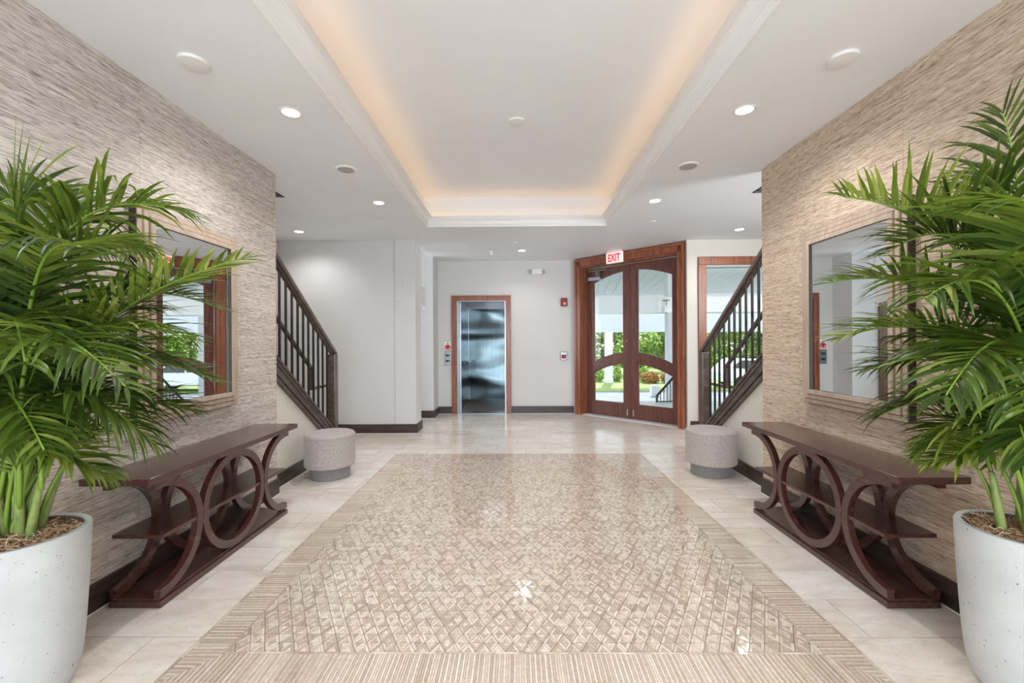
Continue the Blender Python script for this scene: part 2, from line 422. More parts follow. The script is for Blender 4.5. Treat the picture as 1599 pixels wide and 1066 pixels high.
# mosaic: a triangular lattice, every triangle cut into an inner triangle and nested bars
IX0, IX1, IY0, IY1 = CX - 1.277, CX + 1.277, 1.858, 4.955
SD = .0654; RH = .0565
pieces = []
def bary(A, B, C, f):   # triangle shrunk towards the middle of its base AB by f
    m = ((A[0] + B[0]) / 2, (A[1] + B[1]) / 2)
    return [(m[0] + (P[0] - m[0]) * f, m[1] + (P[1] - m[1]) * f) for P in (A, B, C)]
nrow = int((IY1 - IY0) / RH) + 1
for r in range(nrow):
    y0 = IY0 + r * RH; y1 = y0 + RH; sh = (r % 2) * SD / 2 + .011
    for i in range(-22, 22):
        xa = i * SD + sh
        for up in (0, 1):
            if up: A, B, C = (xa, y0), (xa + SD, y0), (xa + SD / 2, y1)
            else: A, B, C = (xa + SD * 1.5, y1), (xa + SD / 2, y1), (xa + SD, y0)
            if max(A[0], B[0]) < IX0 or min(A[0], B[0]) > IX1: continue
            gx, gy = (A[0] + B[0] + C[0]) / 3, (A[1] + B[1] + C[1]) / 3
            A, B, C = [(gx + (q[0] - gx) * .955, gy + (q[1] - gy) * .955) for q in (A, B, C)]
            f1 = random.choice((.5, .52, .54)); t0 = bary(A, B, C, f1)
            mid = random.random() < .6; alt = random.random() < .35
            for poly, lt in ((t0, random.random() < (.3 if mid else .6)), ([A, t0[0], t0[2], C], mid), ([t0[1], B, C, t0[2]], mid != alt)):
                for cl in ((-1, 0, -IX0), (1, 0, IX1), (0, 1, IY1)):
                    if len(poly) > 2: poly = clip(poly, *cl)
                if len(poly) < 3 or area(poly) < 2e-5: continue
                s_ = slab(poly, .0006, .008, random.uniform(-.0002, .0005))
                if s_: pieces.append((s_[2][1], abs(s_[2][0]), s_, lt))
pieces.sort(key=lambda q: (round(q[0] / RH / .5), q[1]))
for q in pieces[:300]:
    MB().add(q[2][0], q[2][1]).build('mosaic_piece', M['mos_l'] if q[3] else M['mos_d'], floor)
mb = MB()
for q in pieces[300:]:
    mb.cur = 0 if q[3] else 1; mb.add(q[2][0], q[2][1])
mb.build('mosaic_field', [M['mos_l'], M['mos_d']], floor, kind='stuff')
# edging: thin rim strips, and slats laid crosswise between them with mitred corners
slats = []
PT = .0107
def edge_slat(poly, lt):
    for cl in (): pass
    s_ = slab(poly, .0007, .004, random.uniform(-.0002, .0004))
    if s_: slats.append((s_[2][1], s_, lt))
rim = .011
ox0, ox1, oy0, oy1 = RX0 + rim, RX1 - rim, RY0 + rim, RY1 - rim
ix0, ix1, iy0, iy1 = IX0 - rim, IX1 + rim, IY0 - rim, IY1 + rim
def tone(i): return (i % 2 == 0) if random.random() < .9 else (random.random() < .5)
n = int((oy1 - oy0) / PT)
for i in range(n):
    a = oy0 + i * PT; b = a + PT
    for sx in (0, 1):
        X0, X1 = (ox0, ix0) if sx == 0 else (ix1, ox1)
        p = [(X0, a), (X1, a), (X1, b), (X0, b)]
        if a < iy0:      # mitre
            p = clip(p, *((1, -1, ox0 - oy0) if sx == 0 else (-1, -1, -ox1 - oy0)))
        if b > iy1 and len(p) > 2: p = clip(p, *((1, 1, ox0 + oy1) if sx == 0 else (-1, 1, -ox1 + oy1)))
        if len(p) > 2: edge_slat(p, tone(i))
n = int((ox1 - ox0) / PT)
for i in range(n):
    a = ox0 + i * PT; b = a + PT
    for (Y0, Y1, near) in ((oy0, iy0, 1), (iy1, oy1, 0)):
        p = [(a, Y0), (b, Y0), (b, Y1), (a, Y1)]
        if near:
            if a < ix0: p = clip(p, -1, 1, oy0 - ox0)
            if b > ix1 and len(p) > 2: p = clip(p, 1, 1, ox1 + oy0)
        else:
            if a < ix0: p = clip(p, -1, -1, -(ox0 + oy1))
            if b > ix1 and len(p) > 2: p = clip(p, 1, -1, ox1 - oy1)
        if len(p) > 2: edge_slat(p, tone(i))
slats.sort(key=lambda q: q[0])
for q in slats[:300]: MB().add(q[1][0], q[1][1]).build('border_slat', M['mos_l'] if q[2] else M['mos_d'], floor)
mb = MB()
for q in slats[300:]: mb.cur = 0 if q[2] else 1; mb.add(q[1][0], q[1][1])
mb.build('border_slat_field', [M['mos_l'], M['mos_d']], floor, kind='stuff')
rims = []
for (x0, x1, y0, y1) in ((RX0, RX1, RY0, RY0 + rim), (RX0, RX1, RY1 - rim, RY1), (ix0, ix1, iy0, iy0 + rim), (ix0, ix1, iy1 - rim, iy1)):
    x = x0
    while x < x1 - .004:
        l = min(random.choice((.045, .07, .07, .1)), x1 - x); rims.append([(x, y0), (x + l, y0), (x + l, y1), (x, y1)]); x += l
for (x0, x1, y0, y1) in ((RX0, RX0 + rim, RY0 + rim, RY1 - rim), (RX1 - rim, RX1, RY0 + rim, RY1 - rim), (ix0, ix0 + rim, iy0 + rim, iy1 - rim), (ix1 - rim, ix1, iy0 + rim, iy1 - rim)):
    y = y0
    while y < y1 - .004:
        l = min(random.choice((.045, .07, .07, .1)), y1 - y); rims.append([(x0, y), (x1, y), (x1, y + l), (x0, y + l)]); y += l
rims.sort(key=lambda p: p[0][1])
mb = MB()
for j, p in enumerate(rims):
    s_ = slab(p, .0007, .003, random.uniform(-.0002, .0004))
    lt = random.random() < .4
    if j < 200: MB().add(s_[0], s_[1]).build('rim_strip', M['mos_l'] if lt else M['mos_d'], floor)
    else: mb.cur = 0 if lt else 1; mb.add(s_[0], s_[1])
mb.build('rim_strip_field', [M['mos_l'], M['mos_d']], floor, kind='stuff')

# walls
def grass_wall(name, s, mat, label):
    f = CX + s * 2.155
    w_ = MB(); w_.box(min(f + s * .012, f + s * .11), max(f + s * .012, f + s * .11), -2.6, 3.82, 0, HC)
    W = struct(name, w_, M['wall'], label=label, cat='wall')
    ys = [-2.6, -1.13, -.24, .65, 1.54, 2.43, 3.32, 3.818]
    for a, b in zip(ys, ys[1:]):
        MB().box(min(f, f + s * .012), max(f, f + s * .012), a + .0006, b - .0006, .13, HC).build('wallpaper_panel', mat, W, bevel=.001, seg=1)
    return W
WL = grass_wall('wall_left', -1, M['grassL'], 'left wall of grass cloth panels, cool light painted into the grey beige')
WR = grass_wall('wall_right', 1, M['grassR'], 'right wall of grass cloth panels, warm light painted into the tan')
def base(name, mb_): return struct(name, mb_, M['espresso'], label=None, bevel=.003, seg=1)
BH = .135
nb = [0]
def baseboard(name, x0, x1, y0, y1, label):
    b = MB().box(x0, x1, y0, y1, 0, BH); o = struct(name, b, M['espresso'], label=label, cat='baseboard', bevel=.004, seg=1)
    MB().box(x0 - .004, x1 + .004, y0 - .004, y1 + .004, -.001, .005).build('caulk_line', M['trim'], o); return o
baseboard('baseboard_left', GL - .0, GL + .026, -2.5, 3.81, 'dark baseboard under the left grass cloth wall')
baseboard('baseboard_right', GR - .026, GR, -2.5, 3.81, 'dark baseboard under the right grass cloth wall')
baseboard('baseboard_left_stair', SL, SL + .022, 3.82, 5.13, 'dark baseboard below the left staircase')
baseboard('baseboard_right_stair', SR - .022, SR, 3.82, 5.13, 'dark baseboard below the right staircase')
# stair side walls under the stringers
for s, nm, lb in ((-1, 'wall_left_stair', 'cream wall under the left staircase'), (1, 'wall_right_stair', 'cream wall under the right staircase')):
    f = CX + s * 2.235
    p = [(3.0, 0), (5.15, 0), (5.15, .12), (3.0, 1.655)]
    b = MB().prism(p, min(f, f + s * .04), max(f, f + s * .04), 'x')
    fix(struct(nm, b, M['wall2'], label=lb, cat='wall'))
# far wall with lift opening
fw = MB(); fw.box(-1.46, -1.12, 8.02, 8.16, 0, HC); fw.box(-.18, 1.2, 8.02, 8.16, 0, HC); fw.box(-1.12, -.18, 8.02, 8.16, 2.12, HC)
struct('wall_far', fw, M['wall'], label='white far wall around the lift opening', cat='wall')
baseboard('baseboard_far', -.1, 1.06, 7.998, 8.02, 'dark baseboard between the lift and the double doors')
baseboard('baseboard_far_corner', -1.46, -1.205, 7.998, 8.02, 'short dark baseboard left of the lift')
nw = MB(); nw.box(-1.90, -1.46, 7.55, 8.16, 0, HC); nw.box(-3.7, -2.82, 7.55, 7.7, 0, HC); nw.box(-2.82, -1.9, 7.55, 7.7, 2.12, HC)
struct('wall_passage', nw, M['wall'], label='white corner wall left of the lift', cat='wall')
baseboard('baseboard_passage', -1.9, -1.438, 7.528, 7.55, 'dark baseboard at foot of the passage corner')
baseboard('baseboard_passage_side', -1.46, -1.438, 7.55, 7.998, 'dark baseboard on the side of the passage corner')
# block wall
bw = MB(); bw.box(-3.6, -1.49, 6.335, 6.65, 0, HC)
WB = struct('wall_block', bw, M['wall'], label='broad white wall beyond the left staircase', cat='wall')
MB().box(-3.6, -1.795, 6.322, 6.335, .13, HC).build('wall_panel', M['wall'], WB, bevel=.002, seg=1)
MB().box(-1.79, -1.478, 6.318, 6.335, .13, HC).build('wall_panel', M['wall'], WB, bevel=.002, seg=1)
MB().box(-1.49, -1.478, 6.335, 6.65, .13, HC).build('wall_panel', M['trim'], WB)
baseboard('baseboard_block', -3.5, -1.46, 6.298, 6.318, 'dark baseboard at foot of the broad white wall')
baseboard('baseboard_block_side', -1.478, -1.458, 6.3, 6.655, 'dark baseboard around the end of the broad white wall')
struct('wall_outer_left', MB().box(-3.62, -3.5, -2.6, 6.335, 0, HC), M['wall2'], label='beige wall at the left edge behind the stair', cat='wall')
struct('wall_outer_passage', MB().box(-3.7, -3.6, 6.6, 7.6, 0, HC), M['wall'], label='end wall of the passage', cat='wall')
struct('trim_1', MB().box(-3.5, -3.47, 6.05, 6.2, 0, 2.7), M['cherry'], label='brown door casing edge beyond the left stair rail', cat='trim', bevel=.004)
# window wall, right
WY = 6.47
ww = MB(); ww.box(2.56, 2.83, WY, WY + .14, 0, HC); ww.box(2.83, 3.95, WY, WY + .14, 2.47, HC); ww.box(2.83, 3.95, WY, WY + .14, 0, .2); ww.box(3.95, 4.4, WY, WY + .14, 0, HC)
struct('wall_window', ww, M['wall2'], label='cream wall around the tall window beyond the right stair', cat='wall')
baseboard('baseboard_window', 2.6, 4.15, WY - .022, WY, 'dark baseboard under the tall window')
struct('wall_outer_right', MB().box(4.15, 4.27, -2.6, WY, 0, HC), M['wall2'], label='cream wall behind the right stair', cat='wall')
struct('wall_back', MB().box(-3.7, -1.9, -2.6, -2.45, 0, HC).box(1.93, 4.3, -2.6, -2.45, 0, HC).box(-1.9, 1.93, -2.6, -2.45, 2.72, HC), M['wall'], label='entrance wall behind the viewer', cat='wall')

# ceiling with raised tray
TX0, TX1, TY0, TY1 = CX - 1.178, CX + 1.178, -.9, 5.63
cb = MB()
cb.box(-3.7, TX0, -2.6, 8.16, HC, HC + .06); cb.box(TX1, 4.4, -2.6, 8.16, HC, HC + .06)
cb.box(TX0, TX1, TY1, 8.16, HC, HC + .06); cb.box(TX0, TX1, -2.6, TY0, HC, HC + .06)
e = .065; HZ = 3.25
cb.box(TX0 - e - .05, TX0 - e, TY0 - e - .05, TY1 + e + .05, HC + .06, HZ); cb.box(TX1 + e, TX1 + e + .05, TY0 - e - .05, TY1 + e + .05, HC + .06, HZ)
cb.box(TX0 - e, TX1 + e, TY1 + e, TY1 + e + .05, HC + .06, HZ); cb.box(TX0 - e, TX1 + e, TY0 - e - .05, TY0 - e, HC + .06, HZ)
cb.box(TX0 - e - .05, TX1 + e + .05, TY0 - e - .05, TY1 + e + .05, HZ, HZ + .05)
CEIL = struct('ceiling', cb, M['ceiling'], label='white ceiling with a raised rectangular tray', cat='ceiling')
prof = [(0, 0), (.0, -.004), (.012, -.004), (.014, .01), (.022, .014), (.023, .028), (.030, .031), (.031, .036), (.034, .05), (.042, .07), (.054, .086), (.066, .094), (.068, .104), (.075, .106), (.075, .122), (-.0, .122), (0, 0)]
cr = MB(); ring = []
for d, z in prof: ring.append([(TX0 + d, TY0 + d, HC + z), (TX1 - d, TY0 + d, HC + z), (TX1 - d, TY1 - d, HC + z), (TX0 + d, TY1 - d, HC + z)])
for side in range(4):
    vs = []; 
    for r_ in ring: vs += [r_[side], r_[(side + 1) % 4]]
    cr.add(vs, [(2 * i, 2 * i + 1, 2 * i + 3, 2 * i + 2) for i in range(len(ring) - 1)])
fix(struct('trim_2', cr, M['trim'], label='white crown moulding around the raised ceiling tray', cat='moulding'))
led = MB(); z = HC + .065; q = .02
for (x0, x1, y0, y1) in ((TX0 - .05, TX0 - .03, TY0, TY1), (TX1 + .03, TX1 + .05, TY0, TY1), (TX0, TX1, TY1 + .03, TY1 + .05), (TX0, TX1, TY0 - .05, TY0 - .03)):
    led.box(x0, x1, y0, y1, z, z + .012)
tag(led.build('light_strip', M['cove']), 'warm light strip hidden behind the crown moulding of the tray', 'light strip')

# ------------------------------------------------------------------ double door in the diagonal wall
D1 = thing('door_1', TD(1.06, 0, 0), 'mahogany double door with arched glass panes set at an angle', 'door', kind='structure')
def dbox(s0, s1, d0, d1, z0, z1, mb_=None):
    mb_ = mb_ or MB(TD); return mb_.box(s0, s1, d0, d1, z0, z1)
LB = DP0.lerp(DP0, 0)
cs = MB(TD)
for (a, b, d0, d1) in ((.045, .16, -.02, .02), (.045, .09, -.034, .0), (.135, .16, -.028, 0)):
    cs.box(a, b, d0, d1, 0, 2.715 if a > .1 else 2.80); cs.box(2.12 - b, 2.12 - a, d0, d1, 0, 2.715 if a > .1 else 2.80)
cs.box(.045, 2.075, -.02, .02, 2.695, 2.825); cs.box(.045, 2.075, -.034, 0, 2.785, 2.83); cs.box(.135, 1.985, -.028, 0, 2.69, 2.715)
cs.build('casing', M['cherry'], D1, bevel=.004, seg=2)
jb = MB(TD); jb.box(.02, .165, .02, .26, 0, HC); jb.box(1.955, 2.1, .02, .26, 0, HC); jb.box(.165, 1.955, .02, .26, 2.665, HC)
jb.box(.165, .18, .12, .17, 0, 2.665); jb.box(1.94, 1.955, .12, .17, 0, 2.665)
jb.build('jamb', M['cherry'], D1, bevel=.003, seg=1)
MB(TD).box(.165, 1.955, .02, .3, -.03, .008).build('threshold', M['landing'], D1)
def leaf_(s0, s1, g0, g1, flip):
    d0, d1 = .175, .225
    top = lambda s: 2.56 - .16 * ((s - 1.06) / .74) ** 2
    m1 = lambda s: 1.135 - .18 * ((s - 1.06) / .74) ** 2
    m2 = lambda s: .965 - .19 * ((s - 1.06) / .74) ** 2
    n_ = 14; ss = [g0 + (g1 - g0) * i / n_ for i in range(n_ + 1)]
    lf = MB(TD)
    lf.box(s0, g0, d0, d1, .012, 2.655); lf.box(g1, s1, d0, d1, .012, 2.655); lf.box(g0, g1, d0, d1, .012, .255)
    lf.strip([(s, 2.655) for s in ss], [(s, top(s)) for s in ss], d0, d1, 'y')
    lf.strip([(s, m1(s)) for s in ss], [(s, m2(s)) for s in ss], d0, d1, 'y')
    o = fix(lf.build('door_leaf', M['mahogany'], D1))
    st = MB(TD)
    for fn, inv in ((top, -1), (m1, 1), (m2, -1)):
        st.strip([(s, fn(s) + .012 * (inv > 0)) for s in ss], [(s, fn(s) - .012 * (inv < 0)) for s in ss], d0 + .012, d1 - .012, 'y')
    for a, b in ((m1, top), (lambda s: .255, m2)):
        st.box(g0, g0 + .01, d0 + .012, d1 - .012, a(g0), b(g0)); st.box(g1 - .01, g1, d0 + .012, d1 - .012, a(g1), b(g1))
    st.box(g0, g1, d0 + .012, d1 - .012, .255, .265)
    fix(st.build('glazing_bead', M['mahogany'], o))
    for a, b in ((m1, top), (lambda s: .255, m2)):
        gb = MB(TD); gb.strip([(s, b(s)) for s in ss], [(s, a(s)) for s in ss], .198, .202, 'y'); gb.build('glass_pane', M['glass'], o)
    return o
LFa = leaf_(.182, 1.057, .322, .925, 0)
LFb = leaf_(1.063, 1.938, 1.195, 1.80, 1)
MB(TD).box(.985, 1.012, .165, .175, .06, .17).build('floor_bolt', M['chrome'], LFa, bevel=.003)
MB(TD).box(1.10, 1.127, .165, .175, .06, .17).build('floor_bolt', M['chrome'], LFb, bevel=.003)
kb = MB(TD); kb.box(.985, 1.015, .15, .175, 1.325, 1.355); kb.build('lock_knob', M['brass'], LFa, bevel=.01)
cl = MB(TD); cl.box(.22, .50, .115, .17, 2.43, 2.50); cl.build('door_closer', M['steelflat'], LFa, bevel=.006)
ca = MB(TD); ca.box(.30, .66, .06, .085, 2.585, 2.60); ca.box(.45, .475, .06, .15, 2.5, 2.6); ca.build('closer_arm', M['grey'], LFa)
# tall window, right
W1 = thing('window_1', (3.35, WY, 0), 'tall wood framed window behind the right stair rail', 'window', kind='structure')
wf = MB()
for (x0, x1, z0, z1) in ((2.72, 2.84, .1, 2.47), (3.94, 4.06, .1, 2.47), (2.72, 4.06, 2.47, 2.59), (2.84, 3.94, .1, .22)): wf.box(x0, x1, WY - .03, WY + .02, z0, z1)
wf.build('window_frame', M['cherry'], W1, bevel=.005)
MB().box(2.84, 2.86, WY + .02, WY + .13, .22, 2.47).box(3.92, 3.94, WY + .02, WY + .13, .22, 2.47).box(2.84, 3.94, WY + .02, WY + .13, 2.44, 2.47).box(2.84, 3.94, WY + .02, WY + .13, .2, .23).build('window_sash', M['ext'], W1)
MB().box(2.86, 3.92, WY + .07, WY + .075, .23, 2.44).build('glass_pane', M['glass'], W1)
# brown passage door
D3 = thing('door_3', (-2.36, 7.55, 0), 'brown passage door left of the lift corner', 'door', kind='structure')
MB().box(-2.82, -2.72, 7.53, 7.66, 0, 2.12).box(-2.0, -1.9, 7.53, 7.66, 0, 2.12).box(-2.72, -2.0, 7.53, 7.66, 2.04, 2.12).build('casing', M['doorbrown'], D3, bevel=.004)
dl = MB().box(-2.72, -2.0, 7.57, 7.61, .01, 2.04).build('door_leaf', M['doorbrown'], D3, bevel=.003)
MB().tube([(-2.08, 7.57, 1.02), (-2.08, 7.51, 1.02), (-2.2, 7.51, 1.02)], .011, 8).build('door_handle', M['dark'], dl)

# ------------------------------------------------------------------ lift
DL = thing('door_2', (-.65, 8.02, 0), 'open lift doorway with a reddish wood casing', 'doorway', kind='structure')
cs = MB()
for (a, b, d) in ((0, .1, .018), (0, .03, .032), (.075, .1, .026)):
    cs.box(-1.205 + a, -1.205 + b, 8.02 - d, 8.03 + d * .01, 0, 2.2 - b); cs.box(-.097 - b, -.097 - a, 8.02 - d, 8.03 + d * .01, 0, 2.2 - b); cs.box(-1.205 + a, -.097 - a, 8.02 - d, 8.03 + d * .01, 2.2 - b, 2.2 - a)
cs.build('casing', M['cherry'], DL, bevel=.003, seg=1)
MB().box(-1.12, -1.085, 8.02, 8.2, 0, 2.12).box(-.215, -.18, 8.02, 8.2, 0, 2.12).box(-1.085, -.215, 8.02, 8.2, 2.09, 2.12).build('steel_jamb', M['steelflat'], DL)
MB().box(-1.085, -.215, 8.02, 8.3, -.012, .004).build('sill', M['steelflat'], DL)
struct('lift_light_block', MB().box(-1.5, -1.2, 8.16, 10.5, -.3, 2.9).box(.7, 1.0, 8.16, 10.5, -.3, 2.9).box(-1.2, .7, 10.2, 10.5, -.3, 2.9).box(-1.2, .7, 8.16, 10.2, 2.6, 2.9).box(-1.2, .7, 8.1, 10.2, -.3, -.1), M['dark'], label='dark unseen shell added around the elevator car to stop light leaks', cat='shaft')  # unseen shell, added to keep outside light from leaking into the car
LC = thing('elevator_car', (-.4, 9.1, 0), 'open elevator car lined in rippled steel with dark lower side panels', 'elevator')
MB().box(-1.14, .62, 8.2, 10.06, -.02, .002).build('car_floor', M['cabfloor'], LC)
MB().box(-1.11, .6, 10.04, 10.07, .002, 2.1).build('back_panel', M['steel'], LC)
MB().box(-1.13, -1.1, 8.3, 10.0, .86, 2.3).box(-1.13, -1.1, 8.3, 8.42, .0, .86).box(-1.13, -1.095, 9.9, 10.04, 0, 2.3).build('side_panel', M['steelflat'], LC, label='steel upper side panel with corner posts')
MB().box(-1.13, -1.092, 8.34, 9.9, .002, .86).build('side_panel', M['darkpanel'], LC, label='dark lower side panel')
MB().box(.58, .62, 8.3, 10.04, 0, 2.3).build('side_panel', M['steelflat'], LC)
MB().box(-1.12, .6, 10.02, 10.06, 2.1, 2.3).build('header_panel', M['steelflat'], LC)
MB().box(-1.13, .62, 8.22, 10.06, 2.3, 2.33).build('car_ceiling', M['steelflat'], LC)
MB().box(-.75, .3, 8.8, 9.6, 2.285, 2.3).build('ceiling_light', Mat('car_light').emit((235, 245, 255), .8).m, LC)
MB().tube([(-1.04, 8.6, .9), (-1.04, 9.75, .9)], .018, 10).tube([(-1.04, 8.8, .9), (-1.1, 8.8, .88)], .01, 6).tube([(-1.04, 9.6, .9), (-1.1, 9.6, .88)], .01, 6).build('handrail', M['chrome'], LC, smooth=True)
MB().box(-1.1, -1.06, 8.24, 8.3, 0, 2.1).build('sliding_door', M['steelflat'], LC)

# wall fittings, far wall
cp = thing('call_plate', (-1.285, 8.02, 1.03), 'steel lift call plate with two buttons left of the lift', 'call plate')
MB().box(-1.345, -1.212, 8.008, 8.02, .9, 1.16).build('plate', M['steelflat'], cp, bevel=.003)
for zz in (1.085, .985):
    b_ = MB().box(-1.315, -1.272, 7.998, 8.008, zz - .018, zz + .018).build('button', M['dark'], cp, bevel=.003)
    MB().box(-1.262, -1.245, 8.002, 8.008, zz - .018, zz + .018).build('indicator', M['dark'], cp)
fs = thing('fire_sign', (-1.285, 8.02, 1.27), 'small white sign with a red flame emblem above the call plate', 'sign')
MB().box(-1.345, -1.212, 8.012, 8.02, 1.17, 1.375).build('sign_plate', M['white'], fs)
em = MB(); em.prism([(-1.335, 1.215), (-1.325, 1.20), (-1.235, 1.20), (-1.225, 1.215), (-1.225, 1.25), (-1.25, 1.275), (-1.28, 1.335), (-1.31, 1.275), (-1.335, 1.25)], 8.009, 8.012, 'y')
fix(em.build('emblem', M['signred'], fs))
for (x_, z_) in ((-1.28, 1.29), (-1.31, 1.225), (-1.25, 1.225)):
    fix(MB().prism([(x_ + .012 * math.cos(a * PI / 4), z_ + .012 * math.sin(a * PI / 4)) for a in range(8)], 8.006, 8.009, 'y').build('emblem_spot', M['white'], fs))
MB().box(-1.33, -1.23, 8.010, 8.012, 1.352, 1.364).build('header_line', M['grey'], fs); MB().box(-1.335, -1.225, 8.010, 8.012, 1.180, 1.188).build('footer_line', M['signred'], fs)
el = thing('emergency_light', (.39, 8.02, 2.64), 'white twin-lamp emergency light high on the far wall', 'emergency light')
MB().box(.29, .49, 7.97, 8.02, 2.585, 2.69).build('housing', M['white'], el, bevel=.018, seg=3)
for x_ in (.275, .505): 
    b_ = MB(lambda a, b, c: (a, 7.985 - (c), b)); b_.lathe([(0, .02), (.03, .02), (.038, .0), (.038, -.02)], (x_, 2.635), 16); b_.build('lamp_head', plain('lamp_grey', (178, 180, 184), .4), el, smooth=True)
fa = thing('fire_strobe', (.89, 8.02, 2.065), 'red wall strobe with clear lens beside the double door', 'fire alarm')
MB().box(.83, .95, 7.97, 8.02, 1.99, 2.14).build('housing', M['red'], fa, bevel=.008)
MB(lambda a, b, c: (a, 7.97 - c, b)).lathe([(0, .018), (.018, .015), (.027, 0)], (.9, 2.035), 14).build('strobe_lens', M['lensglass'], fa, smooth=True)
ps = thing('pull_station', (.875, 8.02, 1.065), 'small steel fronted key switch with red face low on the far wall', 'pull station')
MB().box(.818, .935, 7.985, 8.02, .995, 1.14).build('housing', M['steelflat'], ps, bevel=.006)
MB().box(.832, .921, 7.978, 7.985, 1.02, 1.09).build('face', M['red'], ps, bevel=.004); MB().box(.85, .9, 7.970, 7.978, 1.1, 1.118).build('lever', M['white'], ps)
for z0, lb in ((2.145, 'upper faint white cover plate on the broad white wall'), (1.955, 'lower faint white sensor on the broad white wall')):
    tag(MB().box(-1.755, -1.655, 6.305, 6.318, z0, z0 + .075).build('cover_plate', M['wall'], bevel=.006), lb, 'cover plate')
# exit sign
ex = thing('exit_sign', TD(.955, -.14, HC), 'white sign with red EXIT letters hung over the double door', 'exit sign')
MB(TD).box(.80, 1.11, -.165, -.115, 2.64, 2.82).build('housing', M['exitface'], ex, bevel=.014, seg=3)
MB(TD).box(.83, 1.08, -.18, -.10, 2.825, HC).build('canopy', M['white'], ex, bevel=.004)
cu = bpy.data.curves.new('t', 'FONT'); cu.body = 'EXIT'; cu.size = .165; cu.align_x = 'CENTER'; cu.align_y = 'CENTER'; cu.extrude = .002; cu.offset = .004
to = bpy.data.objects.new('t', cu); col.objects.link(to)
dg = bpy.context.evaluated_depsgraph_get(); me = bpy.data.meshes.new_from_object(to.evaluated_get(dg)); bpy.data.objects.remove(to)
wd = max(v.co.x for v in me.vertices) - min(v.co.x for v in me.vertices); hh = max(v.co.y for v in me.vertices) - min(v.co.y for v in me.vertices)
cyy = (max(v.co.y for v in me.vertices) + min(v.co.y for v in me.vertices)) / 2
for v in me.vertices:
    p = TD(.955 + v.co.x * .23 / wd, -.166 - abs(v.co.z) if v.co.z > 0 else -.165, 2.728 + (v.co.y - cyy) * .125 / hh)
    v.co = Vector(p) - LOC[ex.name]
me.materials.clear(); me.materials.append(M['exitred'])
lo = bpy.data.objects.new('lettering', me); link(lo, ex)

# ------------------------------------------------------------------ ceiling fittings
def disc(mb_, c, z, r, h, n_=28, dome=0):
    return mb_.lathe([(0, z - h - dome), (r * .8, z - h - dome * .5), (r, z - h), (r, z)], c, n_)
LP = [(-1.466, 2.80, 'downlight over the left console table'), (-1.476, 4.63, 'downlight over the left stool'), (-2.936, 5.8, 'downlight near the broad white wall'),
      (.101, 7.13, 'downlight in front of the far wall'), (1.50, 4.65, 'downlight over the right stool'), (1.502, 2.83, 'downlight over the right console table'), (3.04, 5.88, 'downlight beside the tall window'),
      (-1.47, .97, 'downlight left behind the viewer'), (1.5, .97, 'downlight right behind the viewer'), (-1.47, -.86, 'rear downlight on the left'), (1.5, -.86, 'rear downlight on the right')]
for x_, y_, lb in LP:
    t = thing('ceiling_downlight', (x_, y_, HC), 'lit white recessed ' + lb, 'downlight', 'recessed downlights')
    MB().lathe([(.052, HC - .001), (.056, HC - .004), (.068, HC - .004), (.072, HC)], (x_, y_), 28).build('trim_ring', M['trim'], t, smooth=True)
    MB().lathe([(0, HC - .002), (.053, HC - .002)], (x_, y_), 28).build('lens', M['lens'], t)
    light('downlight_glow', 'SPOT', (x_, y_, HC - .012), (46 if y_ < 5 else 24), (1, .985, .975), aim=(0, 0, -1), spot_size=math.radians(150), spot_blend=.8, shadow_soft_size=.045)
for x_, y_, z_, nm, lb in ((-1.717, 2.28, HC, 'ceiling_disc', 'flat white round cover on the ceiling above the left palm'), (1.756, 2.316, HC, 'ceiling_disc', 'flat white round cover on the ceiling above the right palm'),
                       (CX, 3.73, HZ, 'smoke_detector', 'white smoke detector in the middle of the raised tray')):
    t = thing(nm, (x_, y_, z_), lb, 'detector')
    disc(MB(), (x_, y_), z_, .07, .016, 32, .004).build('cover', M['white'], t, smooth='auto')
    disc(MB(), (x_, y_), z_, .06, .003, 32).build('backplate', M['grey'], t)
for x_, lb in ((-1.467, 'round ceiling speaker on the left between two downlights'), (1.488, 'round ceiling speaker on the right between two downlights')):
    t = thing('ceiling_speaker', (x_, 3.72, HC), lb, 'speaker')
    MB().lathe([(.068, HC - .01), (.08, HC - .012), (.088, HC)], (x_, 3.72), 32).build('bezel', M['white'], t, smooth=True)
    disc(MB(), (x_, 3.72), HC, .069, .008, 32, .004).build('grille', plain('speaker_grille', (176, 176, 176), .6), t, smooth=True)
for x_, y_, lb in ((-1.72, 5.37, 'small sprinkler cap above the left stair foot'), (1.74, 5.46, 'small sprinkler cap above the right stair foot'), (-.014, 6.57, 'small sprinkler cap in front of the lift')):
    o = disc(MB(), (x_, y_), HC, .035, .006, 20, .002).build('sprinkler_cap', M['white'], smooth='auto'); tag(o, lb, 'sprinkler', 'sprinkler caps')
t = thing('ceiling_camera', (-.42, 7.16, HC), 'tiny white ceiling sensor left of the far downlight', 'sensor')
disc(MB(), (-.42, 7.16), HC, .04, .02, 20).build('mount', M['white'], t, smooth='auto'); MB().tube([(-.42, 7.16, HC - .015), (-.40, 7.11, HC - .05)], [.018, .026], 12).build('sensor_head', M['white'], t)
for s, lb in ((-1, 'dark ceiling vent slot beyond the left grass cloth wall'), (1, 'dark ceiling vent slot beyond the right grass cloth wall')):
    x0, x1 = sorted((CX + s * 2.40, CX + s * 2.95))
    t = thing('ceiling_vent', ((x0 + x1) / 2, 4.2, HC), lb, 'vent')
    MB().box(x0, x1, 4.0, 4.42, HC - .004, HC).build('backing', M['dark'], t)
    for j in range(6): MB().box(x0 + .01, x1 - .01, 4.03 + j * .068, 4.045 + j * .068, HC - .012, HC - .003).build('slat', M['grey'], t)

